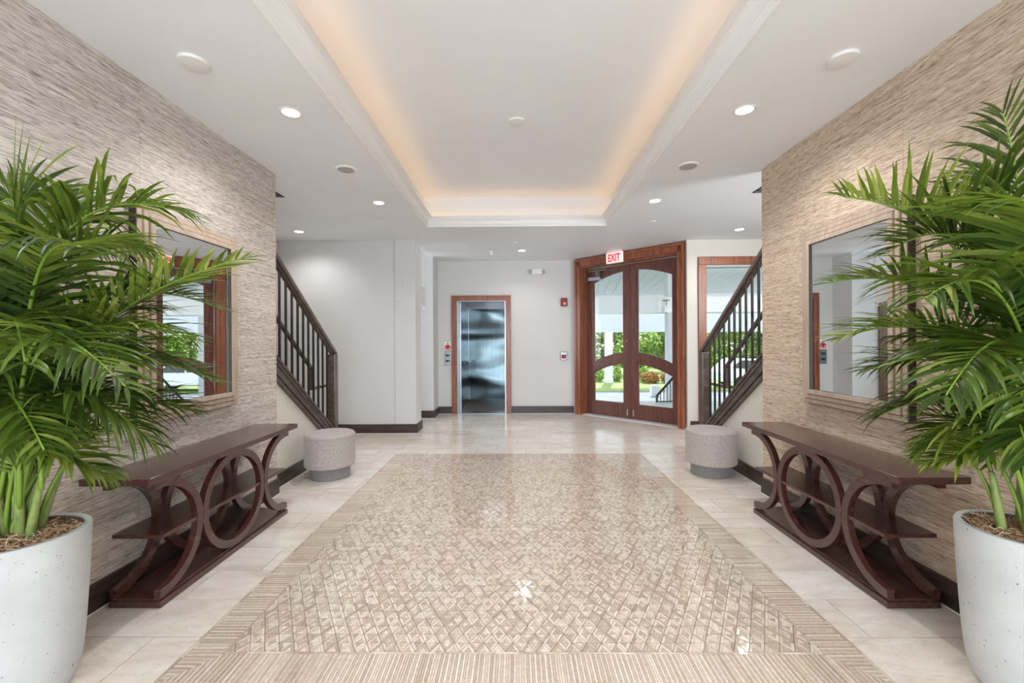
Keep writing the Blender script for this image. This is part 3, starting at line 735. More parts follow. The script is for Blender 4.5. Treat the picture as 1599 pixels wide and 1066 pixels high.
# ------------------------------------------------------------------ staircases
def staircase(s, label):
    f = CX + s * 2.235
    def X(a, b): return (min(f + s * a, f + s * b), max(f + s * a, f + s * b))
    t = thing('staircase', (f + s * .6, 4.2, 0), label, 'staircase')
    top = lambda y: 1.174 - (y - 3.978) * .745; bot = lambda y: .952 - (y - 3.978) * .715
    ys = [2.9, 5.09]
    # stringer: body, cap, lower moulding
    x0, x1 = X(-.012, .05)
    b = MB().prism([(2.9, bot(2.9)), (5.16, bot(5.16)), (5.16, max(top(5.16), .3)), (2.9, top(2.9))], x0, x1, 'x'); fix(b.build('stringer', M['railwood'], t))
    x0, x1 = X(-.034, .07); b = MB().prism([(2.9, top(2.9) - .02), (5.13, top(5.13) - .02), (5.13, top(5.13) + .012), (2.9, top(2.9) + .012)], x0, x1, 'x'); fix(b.build('stringer_cap', M['railwood'], t, bevel=.006))
    x0, x1 = X(-.03, 0)
    b = MB()
    for (u, v_, q) in ((.0, .035, 0), (.06, .075, .0)):
        b.prism([(2.9, bot(2.9) + u), (5.13, bot(5.13) + u), (5.13, bot(5.13) + v_), (2.9, bot(2.9) + v_)], x0, x1, 'x')
    fix(b.build('stringer_moulding', M['railwood'], t, bevel=.004))
    x0, x1 = X(-.022, 0); b = MB().prism([(2.9, top(2.9) - .06), (5.13, top(5.13) - .06), (5.13, top(5.13) - .02), (2.9, top(2.9) - .02)], x0, x1, 'x'); fix(b.build('stringer_moulding', M['railwood'], t, bevel=.004))
    # newel
    x0, x1 = X(-.045, .045)
    MB().box(x0, x1, 5.13, 5.225, 0, 1.2).build('newel_post', M['railwood'], t, bevel=.008)
    # rail
    rt = lambda y: 2.126 - (y - 3.977) * .722
    x0, x1 = X(-.038, .032)
    b = MB().prism([(2.9, rt(2.9) - .062), (5.14, rt(5.14) - .062), (5.24, 1.165), (5.24, 1.215), (2.9, rt(2.9))], x0, x1, 'x'); fix(b.build('handrail', M['railwood'], t, bevel=.012, seg=3))
    x0, x1 = X(-.018, .018); b = MB().prism([(2.9, rt(2.9) - .09), (5.14, rt(5.14) - .09), (5.14, rt(5.14) - .06), (2.9, rt(2.9) - .06)], x0, x1, 'x'); fix(b.build('shoe_rail', M['railwood'], t))
    y = 5.02
    while y > 3.4:
        MB().box(f - .009, f + .009, y - .009, y + .009, top(y), rt(y) - .08).build('baluster', M['railmetal'], t); y -= .112
    # inner grab rail that returns down to the newel
    xi = f + s * .075
    g = MB(); gr = lambda y: 1.653 - (y - 4.015) * .755
    g.prism([(3.0, gr(3.0) - .036), (4.80, gr(4.80) - .036), (4.80, gr(4.80) + .0), (3.0, gr(3.0) + .0)], xi - .016, xi + .016, 'x')
    g.box(xi - .016, xi + .016, 4.78, 4.812, .81, gr(4.8)); g.box(xi - .016, xi + .016, 4.8, 5.14, .81, .838)
    fix(g.build('grab_rail', M['railwood'], t))
    # steps
    xa, xb = sorted((f + s * .05, CX + s * 3.515 if s < 0 else 4.15))
    for i in range(9):
        ya = 5.1 - i * .24; zt_ = .175 * (i + 1)
        MB().box(xa, xb, ya - .26, ya + .02, zt_ - .035, zt_).build('tread', M['railwood'], t, bevel=.005)
        MB().box(xa, xb, ya - .02, ya, zt_ - .175, zt_ - .035).build('riser', M['trim'], t)
staircase(-1, 'left staircase with dark rail and thin balusters before the broad white wall')
staircase(1, 'right staircase with dark rail and thin balusters before the tall window')

# white stair screen seen past the broad wall
t = thing('stair_screen', (-1.52, 6.9, 2.4), 'narrow white spindle screen beyond the end of the broad white wall', 'balustrade')
MB().box(-1.55, -1.51, 7.10, 7.14, 1.88, 2.79).box(-1.55, -1.51, 6.65, 7.10, 2.74, 2.79).box(-1.55, -1.51, 6.65, 7.10, 2.2, 2.24).build('screen_frame', M['trim'], t)
for y_ in (6.73, 6.82, 6.91, 7.0): MB().box(-1.538, -1.522, y_, y_ + .018, 2.24, 2.74).build('spindle', M['trim'], t)
pp = [(6.65, 2.2), (7.10, 2.2), (7.10, 1.93)] + [(7.10 - .45 * math.sin(a), 1.93 + .22 * (1 - math.cos(a)) ) for a in [PI / 2 * i / 8 for i in range(1, 9)]]
fix(MB().prism(pp, -1.55, -1.51, 'x').build('curved_brace', M['trim'], t))

# ------------------------------------------------------------------ console tables
def console(s, label):
    ZT = .685; f = lambda a: CX + s * a
    def X(a, b): return tuple(sorted((f(a), f(b))))
    t = thing('console_table', (f(1.96), 2.76, 0), label, 'console table')
    x0, x1 = X(1.79, 2.132); MB().box(x0, x1, 2.055, 3.47, ZT - .034, ZT).build('table_top', M['console'], t, bevel=.003)
    x0, x1 = X(1.822, 2.09); MB().box(x0, x1, 2.16, 3.37, 0, .034).build('base_plate', M['console'], t, bevel=.003)
    x0, x1 = X(1.835, 2.085); MB().box(x0, x1, 2.165, 3.365, .034, .046).build('plinth', M['console'], t, bevel=.002)
    x0, x1 = X(1.83, 2.09); MB().box(x0, x1, 2.18, 3.35, .342, .362).build('shelf', M['console'], t, bevel=.002)
    yc = 2.765; zc = (ZT - .034 + .046) / 2; R = (ZT - .034 - .046) / 2; w_ = .045
    for xa, xb in (X(1.826, 1.862), X(2.055, 2.091)):
        def ringpart(c, a0, a1, n_=28, full=False):
            out = [(c + R * math.cos(a0 + (a1 - a0) * i / n_), zc + R * math.sin(a0 + (a1 - a0) * i / n_)) for i in range(n_ + 1)]
            inn = [(c + (R - w_) * math.cos(a0 + (a1 - a0) * i / n_), zc + (R - w_) * math.sin(a0 + (a1 - a0) * i / n_)) for i in range(n_ + 1)]
            m = MB(); n1 = len(out)
            vs = [(xa, *p) for p in out] + [(xb, *p) for p in out] + [(xa, *p) for p in inn] + [(xb, *p) for p in inn]
            fsx = []
            for i in range(n_):
                fsx += [(i, i + 1, n1 + i + 1, n1 + i), (2 * n1 + i, 3 * n1 + i, 3 * n1 + i + 1, 2 * n1 + i + 1), (i, 2 * n1 + i, 2 * n1 + i + 1, i + 1), (n1 + i, n1 + i + 1, 3 * n1 + i + 1, 3 * n1 + i)]
            if not full: fsx += [(0, n1, 3 * n1, 2 * n1), (n1 - 1, 3 * n1 - 1, 4 * n1 - 1, 2 * n1 - 1)]
            m.add(vs, fsx); return m
        fix(ringpart(yc, 0, 2 * PI, 56, True).build('ring', M['console'], t, smooth='auto', bevel=.002, seg=1))
        fix(ringpart(yc - 2 * R + .004, -PI / 2, PI / 2).build('half_ring', M['console'], t, smooth='auto', bevel=.002, seg=1))
        fix(ringpart(yc + 2 * R - .004, PI / 2, 3 * PI / 2).build('half_ring', M['console'], t, smooth='auto', bevel=.002, seg=1))
        for c_, sg in ((yc - 2 * R + .004, -1), (yc + 2 * R - .004, 1)):   # stub ends
            e0, e1 = sorted((c_, c_ + sg * .03)); MB().box(xa, xb, e0, e1, zc + R - w_, zc + R).build('ring_stub', M['console'], t)
console(-1, 'dark walnut console with ring supports against the left wall')
console(1, 'dark walnut console with ring supports against the right wall')

# ------------------------------------------------------------------ stools
def stool(x, y, r, h, label):
    t = thing('stool', (x, y, 0), label, 'stool')
    pr = [(0, h)] + [(r - .03 + .03 * math.sin(a), h - .028 + .028 * math.cos(a)) for a in [PI / 2 * i / 6 for i in range(7)]] + [(r, .14)] + [(r - .02 + .02 * math.cos(a), .135 - .02 * math.sin(a)) for a in [PI / 2 * i / 4 for i in range(5)]] + [(0, .115)]
    fix(MB().lathe(pr, (x, y), 64).build('cushion', M['fabric'], t, smooth=True))
    MB().lathe([(0, .115), (r * .8, .115), (r * .8, .004), (0, .004)], (x, y), 56).build('plinth', M['fabric2'], t, smooth='auto')
    MB().lathe([(r - .002, h - .032), (r + .003, h - .028), (r - .001, h - .022)], (x, y), 64).build('piping', M['fabric'], t, smooth=True)
stool(-1.88, 4.31, .24, .44, 'round grey fabric stool beside the left staircase')
stool(1.955, 4.36, .24, .45, 'round grey fabric stool beside the right staircase')

# ------------------------------------------------------------------ mirrors and dark panels
def mirror(s, label):
    f = CX + s * 2.155
    t = thing('wall_mirror', (f, 2.8, 1.5), label, 'mirror')
    Y0, Y1, Z0, Z1 = 2.36, 3.215, .885, 2.122
    def fr(i, o_, d0, d1, name, mat):
        m = MB(); xa, xb = sorted((f - s * d0, f - s * d1))
        m.box(xa, xb, Y0 + i, Y0 + o_, Z0 + i, Z1 - i); m.box(xa, xb, Y1 - o_, Y1 - i, Z0 + i, Z1 - i)
        m.box(xa, xb, Y0 + o_, Y1 - o_, Z0 + i, Z0 + o_); m.box(xa, xb, Y0 + o_, Y1 - o_, Z1 - o_, Z1 - i)
        return m.build(name, mat, t, bevel=.002, seg=1)
    fr(-.004, .02, .0, .042, 'frame_back', M['framedark'])
    fr(0, .1, .02, .032, 'frame_shade_backing', M['framedark']); fr(0, .030, .03, .048, 'frame_outer', M['mirrorframe']); fr(.0345, .063, .03, .058, 'frame_middle', M['mirrorframe']); fr(.0675, .1, .03, .068, 'frame_inner', M['mirrorframe'])  # added dark backing paints the shaded step lines between frame layers
    fr(.098, .102, .01, .066, 'frame_lip', M['framedark'])
    fix(MB().prism([(f - s * .012, Y0 + .1), (f - s * .060, Y0 + .1), (f - s * .0531, Y1 - .1), (f - s * .012, Y1 - .1)], Z0 + .1, Z1 - .1, 'z').build('mirror_glass', M['mirror'], t))
mirror(-1, 'wood framed wall mirror above the left console reflecting the double door')
mirror(1, 'wood framed wall mirror above the right console reflecting the lift corner')
for s, lb in ((-1, 'black glossy panel on the left wall behind the palm fronds'), (1, 'black glossy panel on the right wall behind the palm fronds')):
    f = CX + s * 2.155; xa, xb = sorted((f, f - s * .035))
    t = thing('black_wall_panel', (f, 1.55, 1.25), lb, 'display')  # plain black box on each wall
    MB().box(xa, xb, 1.15, 1.86, .95, 1.60).build('casing', M['blacksheen'], t, bevel=.006)
tag(MB().box(GR - .006, GR, 3.03, 3.10, .395, .43).build('socket_plate', M['white'], bevel=.002), 'small white socket plate on the right wall above the console shelf', 'socket')

# ------------------------------------------------------------------ palms
def W(px, py, Y): return Vector(((px - 806.3) / 672 * Y, Y, 1.34 - (py - 533) / 672 * Y))
def bez(P, t):
    P = list(P)
    while len(P) > 1: P = [P[i].lerp(P[i + 1], t) for i in range(len(P) - 1)]
    return P[0]
def frond(root, P, mat, nl=34, ll=.30, droop=.5, up=.35, start=.3, wid=.007, rs=None):
    rs = rs or random.Random(hash((round(P[-1].x, 3), round(P[-1].z, 3))) & 0xffff)
    P = [Vector((min(max(p.x, CX - 2.085), CX + 2.085), p.y, p.z)) for p in P]
    N = 26; pts = [bez(P, i / N) for i in range(N + 1)]
    L = sum((pts[i + 1] - pts[i]).length for i in range(N))
    m = MB()
    for i in range(nl):
        t = start + (1 - start) * (i / (nl - 1)) ** 1.0
        p = bez(P, t); d = (bez(P, min(t + .02, 1)) - bez(P, t - .02)).normalized()
        side = d.cross(Vector((0, 0, 1)))
        if side.length < .1: side = Vector((1, 0, 0))
        side.normalize(); nrm = side.cross(d).normalized()
        u = (t - start) / (1 - start)
        ln = ll * (.62 + .75 * math.sin(PI * min(1, u * .86 + .1)) ** .8) * (1 - .45 * u ** 4)
        fw_ = .45 + .85 * u
        for sg in (-1, 1):
            l_ = ln * rs.uniform(.8, 1.14)
            dr = (side * sg * rs.uniform(.82, 1.15) + d * fw_ * rs.uniform(.78, 1.25) + nrm * (up + rs.uniform(-.18, .22))).normalized()
            dp = droop * rs.uniform(.35, 1.6)
            q = Vector(p); c = []; ns = 5
            for k_ in range(ns + 1):
                c.append(Vector(q)); dr = (dr + Vector((0, 0, -dp * .30 * (k_ + .6) / ns * 1.6))).normalized(); q = q + dr * l_ / ns
            ws = [.35, .9, 1.0, .82, .48, .03]
            for v_ in c:                       # fronds rest against the wall and the mirror frame
                lim = 2.135 if v_.y < 1.0 else 2.10 if v_.y < 2.33 else 2.07
                if abs(v_.x - CX) > lim: v_.x = CX + math.copysign(lim, v_.x) - math.copysign(rs.uniform(0, .02), v_.x)
            vs = []
            for k_ in range(ns + 1):
                dd = (c[min(k_ + 1, ns)] - c[max(k_ - 1, 0)]).normalized()
                wv = dd.cross(nrm)
                if wv.length < .15: wv = dd.cross(side)
                wv.normalize(); nn = wv.cross(dd).normalized()
                hw = wid * ws[k_] * (.8 + .5 * ln / ll)
                vs += [tuple(c[k_] - wv * hw), tuple(c[k_] - nn * hw * .35), tuple(c[k_] + wv * hw)]
            m.add(vs, [f for k_ in range(ns) for f in ((3 * k_, 3 * k_ + 1, 3 * k_ + 4, 3 * k_ + 3), (3 * k_ + 1, 3 * k_ + 2, 3 * k_ + 5, 3 * k_ + 4))])
    o = m.build('frond', mat, root, smooth=True)
    MB().tube(pts, [.0075 * (1 - .82 * i / N) + .0012 for i in range(N + 1)], 6).build('stalk', M['stalk'], o, smooth=True)
    return o
def palm(pc, label, specs, extra, side):
    x, y = pc; H_ = .62
    t = thing('potted_palm', (x, y, 0), label, 'palm')
    R = .203
    pr = [(0, .0), (.125, .0), (.137, .004), (.148, .016), (.160, .04), (.169, .075), (.176, .12), (.183, .2), (.189, .3), (.197, .45), (R, H_ - .008), (R - .004, H_), (R - .022, H_), (R - .026, H_ - .01)]
    fix(MB().lathe(pr, pc, 72).build('pot', M['pot'], t, smooth='auto'))
    MB().lathe([(R - .0255, H_ - .004), (R - .03, H_ - .12), (0, H_ - .12)], pc, 48).build('pot_liner', M['potin'], t, smooth=True)
    MB().lathe([(0, H_ - .012), (.10, H_ - .018), (.162, H_ - .045), (.166, H_ - .10)], (x, y), 40).build('soil', M['soil'], t, smooth=True)
    rs = random.Random(int(abs(x) * 100))
    ms = MB()
    for i in range(2400):
        a = rs.uniform(0, 2 * PI); r = .166 * math.sqrt(rs.random()); p = Vector((x + r * math.cos(a), y + r * math.sin(a), H_ - .014 + rs.uniform(0, .03) - r * .16))
        d = Vector((rs.gauss(0, 1), rs.gauss(0, 1), rs.gauss(0, .35))).normalized(); e_ = Vector((rs.gauss(0, 1), rs.gauss(0, 1), rs.gauss(0, .5))).normalized()
        l_ = rs.uniform(.018, .04); q = [p, p + d * l_ * .5 + e_ * l_ * .2, p + d * l_]
        n_ = d.cross(e_).normalized() * .0015; up_ = Vector((0, 0, .0014))
        vs = []
        for z in q: vs += [tuple(z - n_), tuple(z + n_), tuple(z + up_ * 1.4)]
        ms.add(vs, [f for k_ in (0, 3) for f in ((k_, k_ + 1, k_ + 4, k_ + 3), (k_ + 1, k_ + 2, k_ + 5, k_ + 4), (k_ + 2, k_, k_ + 3, k_ + 5))])
    ms.build('coir_moss', M['moss'], t, kind='stuff')
    bases = []; roots = []
    for i in range(11):
        a = rs.uniform(0, 2 * PI); r = rs.uniform(.01, .085); b0 = Vector((x + r * math.cos(a), y + r * math.sin(a), H_ - .05))
        lean = Vector((math.cos(a) * rs.uniform(.02, .10), math.sin(a) * rs.uniform(.02, .10), rs.uniform(.26, .5)))
        b1 = b0 + lean; q = [b0, b0 + lean * .5 + Vector((0, 0, .02)), b1]
        MB().tube([bez(q, k_ / 6) for k_ in range(7)], [.017, .0155, .0145, .0135, .012, .0105, .0085], 10).build('cane', M['cane'], t, smooth=True)
        bases.append(b1); roots.append(b0)
    for sp in specs:
        c1, tip = W(*sp[0]), W(*sp[1]); kw = sp[2] if len(sp) > 2 else {}
        b = min(bases, key=lambda q: (q - c1).length + rs.uniform(0, .1))
        mid = b.lerp(c1, .45) + Vector((0, 0, .08))
        bb = roots[bases.index(b)].lerp(b, rs.uniform(.25, .6))
        frond(t, [bb, mid, c1, tip], kw.get('mat', M[rs.choice(('leaf', 'leaf', 'leaf2', 'leaf3'))]), int(kw.get('nl', 34) * 1.12), kw.get('ll', .27), kw.get('droop', .5), kw.get('up', .35), kw.get('start', .40), kw.get('wid', .0068))
    for i in range(12):         # short young fronds from the base
        a = rs.uniform(0, 2 * PI); b0 = rs.choice(roots); dv = Vector((math.cos(a), math.sin(a), 0)); h = rs.uniform(.34, .62); out = rs.uniform(.14, .36)
        frond(t, [b0, b0 + Vector((0, 0, h * .6)) + dv * .03, b0 + dv * out * .5 + Vector((0, 0, h)), b0 + dv * out + Vector((0, 0, h * rs.uniform(.7, .95)))], M[rs.choice(('leaf2', 'leaf', 'leaf2'))], 15, .17, .5, .5, .48, .0052)
    for i in range(extra):      # inner and rear fronds that fill the crown
        a = rs.uniform(0, 2 * PI); b = rs.choice(bases); h = rs.uniform(.75, 1.3); out = rs.uniform(.15, .5)
        dv = Vector((math.cos(a), math.sin(a), 0))
        if side * dv.x > .2: out = min(out, .16)
        tip = b + dv * out + Vector((0, 0, h * .62)); ctl = b + dv * out * .3 + Vector((0, 0, h * .62))
        if side * (tip.x - CX) > 2.0: tip.x = CX + side * 2.0
        if side * (ctl.x - CX) > 2.02: ctl.x = CX + side * 2.02
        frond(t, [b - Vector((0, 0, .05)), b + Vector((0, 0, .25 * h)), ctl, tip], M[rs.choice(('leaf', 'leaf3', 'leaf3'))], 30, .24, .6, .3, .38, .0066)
    return t
G = M
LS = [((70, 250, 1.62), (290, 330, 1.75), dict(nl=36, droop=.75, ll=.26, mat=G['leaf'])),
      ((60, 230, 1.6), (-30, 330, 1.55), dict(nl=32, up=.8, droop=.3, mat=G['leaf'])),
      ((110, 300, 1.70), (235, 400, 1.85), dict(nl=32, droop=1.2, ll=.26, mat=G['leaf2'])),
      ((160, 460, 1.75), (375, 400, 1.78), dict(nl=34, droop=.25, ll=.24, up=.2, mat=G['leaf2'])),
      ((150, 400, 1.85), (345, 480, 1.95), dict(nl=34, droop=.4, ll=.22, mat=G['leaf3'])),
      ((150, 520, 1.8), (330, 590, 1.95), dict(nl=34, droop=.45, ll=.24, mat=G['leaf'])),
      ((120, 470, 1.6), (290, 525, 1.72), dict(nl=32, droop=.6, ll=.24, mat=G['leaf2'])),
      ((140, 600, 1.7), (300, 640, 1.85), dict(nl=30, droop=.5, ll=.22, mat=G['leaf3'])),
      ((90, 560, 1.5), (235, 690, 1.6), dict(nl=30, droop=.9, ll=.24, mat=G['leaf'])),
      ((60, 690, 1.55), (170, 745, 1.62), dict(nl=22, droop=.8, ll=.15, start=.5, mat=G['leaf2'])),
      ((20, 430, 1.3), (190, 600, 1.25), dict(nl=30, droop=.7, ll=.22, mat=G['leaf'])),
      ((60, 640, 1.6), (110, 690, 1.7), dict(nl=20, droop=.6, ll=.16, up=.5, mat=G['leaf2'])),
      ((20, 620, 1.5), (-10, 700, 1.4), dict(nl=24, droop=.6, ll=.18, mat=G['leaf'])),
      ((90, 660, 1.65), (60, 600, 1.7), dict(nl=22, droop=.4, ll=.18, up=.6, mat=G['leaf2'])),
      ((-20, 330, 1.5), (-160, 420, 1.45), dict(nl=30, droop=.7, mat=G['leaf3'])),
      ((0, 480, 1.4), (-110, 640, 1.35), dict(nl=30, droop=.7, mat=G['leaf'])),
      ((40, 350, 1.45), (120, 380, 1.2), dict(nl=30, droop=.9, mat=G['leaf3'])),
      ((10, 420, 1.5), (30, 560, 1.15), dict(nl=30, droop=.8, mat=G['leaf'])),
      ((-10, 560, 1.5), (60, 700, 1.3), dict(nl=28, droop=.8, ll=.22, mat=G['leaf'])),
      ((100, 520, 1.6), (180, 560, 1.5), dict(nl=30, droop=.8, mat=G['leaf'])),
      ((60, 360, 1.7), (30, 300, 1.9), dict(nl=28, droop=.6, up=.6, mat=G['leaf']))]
palm((-1.90, 1.62), 'tall areca palm in a speckled white pot at the left wall', LS, 6, -1)
RS = [((1600, 330, 1.68), (1560, 185, 1.70), dict(nl=32, droop=.45, up=.15, ll=.30, start=.4, mat=G['leaf'])),
      ((1500, 330, 1.78), (1315, 312, 1.85), dict(nl=34, up=.9, droop=.45, ll=.24, start=.42, mat=G['leaf2'])),
      ((1530, 300, 1.7), (1380, 400, 1.8), dict(nl=34, droop=.5, up=.7, ll=.26, mat=G['leaf3'])),
      ((1470, 410, 1.9), (1290, 445, 1.95), dict(nl=34, droop=.3, ll=.22, mat=G['leaf'])),
      ((1460, 480, 1.8), (1310, 530, 1.85), dict(nl=34, droop=.35, ll=.24, mat=G['leaf2'])),
      ((1480, 540, 1.8), (1350, 580, 1.9), dict(nl=32, droop=.5, ll=.22, mat=G['leaf'])),
      ((1480, 600, 1.7), (1370, 650, 1.85), dict(nl=30, droop=.6, ll=.22, mat=G['leaf3'])),
      ((1520, 640, 1.6), (1430, 700, 1.7), dict(nl=28, droop=.6, ll=.20, mat=G['leaf2'])),
      ((1540, 700, 1.55), (1440, 725, 1.6), dict(nl=22, droop=.6, ll=.14, start=.5, mat=G['leaf2'])),
      ((1560, 380, 1.5), (1440, 470, 1.4), dict(nl=32, droop=.8, mat=G['leaf'])),
      ((1570, 460, 1.4), (1470, 620, 1.3), dict(nl=30, droop=.7, ll=.24, mat=G['leaf'])),
      ((1530, 660, 1.6), (1500, 690, 1.7), dict(nl=20, droop=.6, ll=.16, up=.5, mat=G['leaf2'])),
      ((1570, 640, 1.5), (1600, 720, 1.4), dict(nl=24, droop=.6, ll=.18, mat=G['leaf'])),
      ((1540, 600, 1.65), (1560, 560, 1.7), dict(nl=22, droop=.4, ll=.18, up=.6, mat=G['leaf2'])),
      ((1640, 330, 1.5), (1740, 400, 1.45), dict(nl=30, droop=.7, mat=G['leaf3'])),
      ((1620, 300, 1.45), (1590, 320, 1.2), dict(nl=30, droop=.8, mat=G['leaf'])),
      ((1610, 480, 1.4), (1600, 640, 1.2), dict(nl=30, droop=.8, mat=G['leaf'])),
      ((1560, 560, 1.6), (1490, 560, 1.5), dict(nl=30, droop=.8, ll=.22, mat=G['leaf'])),
      ((1580, 280, 1.7), (1520, 300, 1.75), dict(nl=28, droop=.6, up=.6, mat=G['leaf']))]
palm((1.93, 1.64), 'tall areca palm in a speckled white pot at the right wall', RS, 6, 1)

# ------------------------------------------------------------------ outside
GZ = -1.2
struct('ground_lawn', MB().box(-40, 60, 21.9, 90, GZ - .3, GZ), M['lawn'], label='lawn beyond the driveway', cat='lawn')
struct('ground_driveway', MB().box(-40, 60, 9.7, 21.9, GZ - .3, GZ - .02), M['drive'], label='pale driveway outside the doors', cat='driveway')
struct('ground_landing', MB().prism([TD(-.1, .27, 0)[:2], TD(2.15, .27, 0)[:2], (4.4, 6.62), (9, 6.62), (9, 9.7), (1.3, 9.7)], -1.5, -.02, 'z'), M['landing'], label='pale stone landing outside the double door', cat='landing')
PC = thing('porch_ceiling', (6, 13, 3.35), 'white planked porch ceiling outside', 'porch ceiling', kind='structure')
rot = Matrix.Rotation(-.16, 3, 'Z')
def TP(x, y, z): v = rot @ Vector((x, y - 6, 0)); return (v.x, v.y + 6, z)
for i in range(44):
    x0 = -2.0 + i * .34; MB(TP).box(x0 + .006, x0 + .334, 5.9 if x0 > 4 else 8.6, 19.6, 3.35, 3.37).build('ceiling_plank', M['soffit'], PC)
MB().box(.5, 16, 6.7, 19, 3.40, 3.42).build('ceiling_deck', M['soffit'], PC)
struct('porch_beam', MB().box(-4, 20, 19, 19.4, 2.55, 3.5), M['soffit'], label='grey white porch beam seen through the glass', cat='beam')
struct('porch_canopy', MB().box(-10, 30, 26, 26.4, 1.86, 3.3), plain('canopy_paint', (176, 180, 186), .6), label='white canopy edge beyond the porch', cat='beam')
def column(x, y, w_, z1, label):
    t = thing('porch_column', (x, y, GZ), label, 'column')
    MB().box(x - w_ / 2, x + w_ / 2, y - w_ / 2, y + w_ / 2, GZ, z1).build('shaft', M['ext'], t, bevel=.01)
    MB().box(x - w_ * .55, x + w_ * .55, y - w_ * .55, y + w_ * .55, GZ, GZ + .25).build('plinth', M['ext'], t, bevel=.01)
    MB().box(x - w_ * .54, x + w_ * .54, y - w_ * .54, y + w_ * .54, z1 - .2, z1).build('capital', M['ext'], t, bevel=.01)
column(5.6, 26.2, .42, 1.86, 'far white column seen through the left door leaf')
column(4.33, 12.1, .26, 3.35, 'near white column seen through the right door leaf')
column(8.0, 12.1, .26, 3.35, 'white column seen through the tall window')
struct('porch_beam.001', MB().box(3.95, 9, 11.95, 12.25, 2.12, 2.55), M['soffit'], label='boxed beam beside the near column', cat='beam')
t = thing('porch_lantern', (4.0, 11.8, 2.3), 'small white bracket lamp on the near column', 'lamp')
MB().box(4.05, 4.2, 11.8, 11.95, 2.44, 2.46).box(4.12, 4.14, 11.86, 11.88, 2.2, 2.46).build('bracket', M['grey'], t); MB().lathe([(0, 2.3), (.035, 2.3), (.045, 2.12), (0, 2.12)], (4.1, 11.87), 16).build('shade', M['white'], t)
tag(MB().box(6.2, 6.55, 19.8, 20.1, GZ - .02, GZ + .48).build('low_pillar', M['ext'], bevel=.01), 'low white pillar at the edge of the lawn', 'pillar')
# exterior stair guard
t = thing('exterior_railing', (3.3, 9.5, -.02), 'dark metal guard rail outside the right door leaf', 'railing')
MB().tube([(3.10, 9.55, .12), (3.9, 9.45, 1.05)], .025, 8).build('top_rail', M['railmetal'], t)
MB().box(3.08, 3.12, 9.53, 9.57, -.02, .13).build('post', M['railmetal'], t)
MB().box(3.1, 3.9, 9.44, 9.46, .0, .02).build('bottom_rail', M['railmetal'], t)
for i in range(1, 12): x_ = 3.10 + i * .068; y_ = 9.55 - .0085 * i; MB().box(x_ - .007, x_ + .007, y_ - .05, y_ - .036, -.02, .12 + i * .079).build('bar', M['railmetal'], t)
# hedges, trees
def leafy(mb_, c, r, n_, sz, rs, hang=0):
    for i in range(n_):
        d = Vector((rs.gauss(0, 1), rs.gauss(0, 1), rs.gauss(0, 1))).normalized() * rs.uniform(.72, 1.03)
        p = Vector((c[0] + d.x * r[0], c[1] + d.y * r[1], c[2] + d.z * r[2]))
        if p.z < GZ: continue
        a = Vector((rs.gauss(0, 1), rs.gauss(0, 1), rs.gauss(0, .6) - hang)).normalized(); b = a.cross(Vector((rs.gauss(0, 1), rs.gauss(0, 1), rs.gauss(0, 1)))).normalized()
        l_ = sz * rs.uniform(.7, 1.4); mb_.add([tuple(p), tuple(p + a * l_ * .5 + b * l_ * .22), tuple(p + a * l_), tuple(p + a * l_ * .5 - b * l_ * .22)], [(0, 1, 2, 3)])
rs = random.Random(5)
nth = ['first', 'second', 'third', 'fourth', 'fifth', 'sixth', 'seventh', 'eighth']
for i, x_ in enumerate((4.35, 5.2, 6.3, 7.12, 8.0)):
    t = thing('shrub', (x_, 27.2, GZ), 'clipped light green shrub at the back of the lawn, %s from the left' % nth[i], 'shrub', 'clipped shrubs on the lawn')
    m = MB(); leafy(m, (x_, 27.2, GZ + .42), (.32, .4, .46), 900, .11, rs); m.build('foliage', M['hedge'], t)
    MB().tube([(x_, 27.2, GZ), (x_, 27.2, GZ + .4)], .04, 6).build('stem', M['bark'], t)
for i, (x_, r_) in enumerate(((8.05, .52), (9.25, .52))):
    t = thing('croton_shrub', (x_, 26.0, GZ), 'low orange brown shrub behind the white pillar, %s one' % ('left', 'right')[i], 'shrub')
    m = MB(); leafy(m, (x_, 26.0, GZ + .3), (r_, .5, .34), 1200, .14, rs); m.build('foliage', M['croton'], t)
    MB().tube([(x_, 26, GZ), (x_, 26, GZ + .25)], .04, 6).build('stem', M['bark'], t)
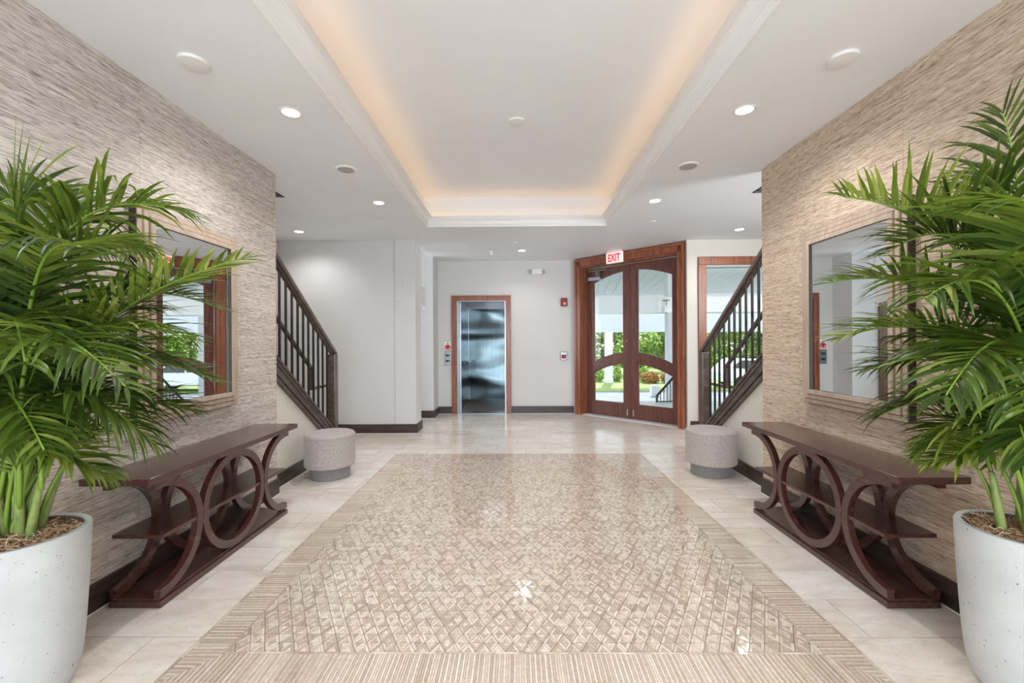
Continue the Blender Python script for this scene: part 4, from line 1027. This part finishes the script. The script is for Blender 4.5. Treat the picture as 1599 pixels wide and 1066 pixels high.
for i, (x_, y_, hh_) in enumerate(((2.4, 33, 4.2), (6.0, 37, 4.6), (8.6, 32, 4.2), (12.2, 36, 5.0), (15.4, 32.5, 4.8), (20, 35, 4.6), (25, 37, 5.0), (-2, 37, 5.0))):
    t = thing('garden_tree', (x_, y_, GZ), 'leafy green garden tree beyond the lawn, %s of the row' % (nth[(i + 1) % 8]), 'tree', 'trees beyond the lawn')
    m = MB(); 
    for j in range(5): leafy(m, (x_ + rs.uniform(-.8, .8), y_ + rs.uniform(-.5, .5), GZ + hh_ * rs.uniform(.2, .95)), (1.1, .9, .9), 600, .32, rs, .6)
    m.build('foliage', M['treeleaf'] if i % 2 else M['hedge'], t)
    MB().tube([(x_, y_, GZ), (x_ + .1, y_, GZ + hh_ * .8)], [.16, .09], 8).build('trunk', M['bark'], t)
for i, x_ in enumerate((2, 9, 16, 23, 30)):
    t = thing('boundary_hedge', (x_, 43, GZ), 'tall dark boundary hedge behind the garden trees, %s stretch from the left' % nth[i], 'hedge', 'boundary hedge stretches')
    m = MB(); leafy(m, (x_, 43 + (i % 2) * 2, GZ + 1.9), (3.3, .7, 2.9), 3600, .5, rs, .3); m.build('foliage', M['treeleaf'], t)
    MB().tube([(x_, 43 + (i % 2) * 2, GZ), (x_, 43 + (i % 2) * 2, GZ + 2)], .12, 6).build('stem', M['bark'], t)
# parked car
t = thing('parked_car', (13.2, 23.6, GZ), 'white car parked beyond the tall window', 'car')
bd = [(-2.2, .3), (2.15, .3), (2.25, .6), (2.15, .86), (1.25, .98), (.55, 1.5), (-1.5, 1.56), (-2.1, 1.05), (-2.25, .8)]
fix(MB(lambda a, b, c: (13.2 + a, 23.6 + b, GZ + c)).prism(bd, -.85, .85, 'y').build('body', M['car'], t, bevel=.05, seg=3))
fix(MB(lambda a, b, c: (13.2 + a, 23.6 + b, GZ + c)).prism([(1.05, 1.0), (.5, 1.43), (-.35, 1.46), (-.35, 1.0)], -.865, .865, 'y').prism([(-.45, 1.0), (-.45, 1.46), (-1.42, 1.48), (-1.85, 1.08)], -.865, .865, 'y').build('side_window', M['carglass'], t))
for dx in (-1.4, 1.45):
    for dy in (-.82, .82):
        wm = MB(lambda a, b, c, dx=dx, dy=dy: (13.2 + dx + a, 23.6 + dy + c, GZ + .32 + b)); wm.lathe([(0, -.1), (.2, -.1), (.32, -.08), (.32, .08), (.2, .1), (0, .1)], (0, 0), 24); fix(wm.build('wheel', M['tyre'], t, smooth='auto'))
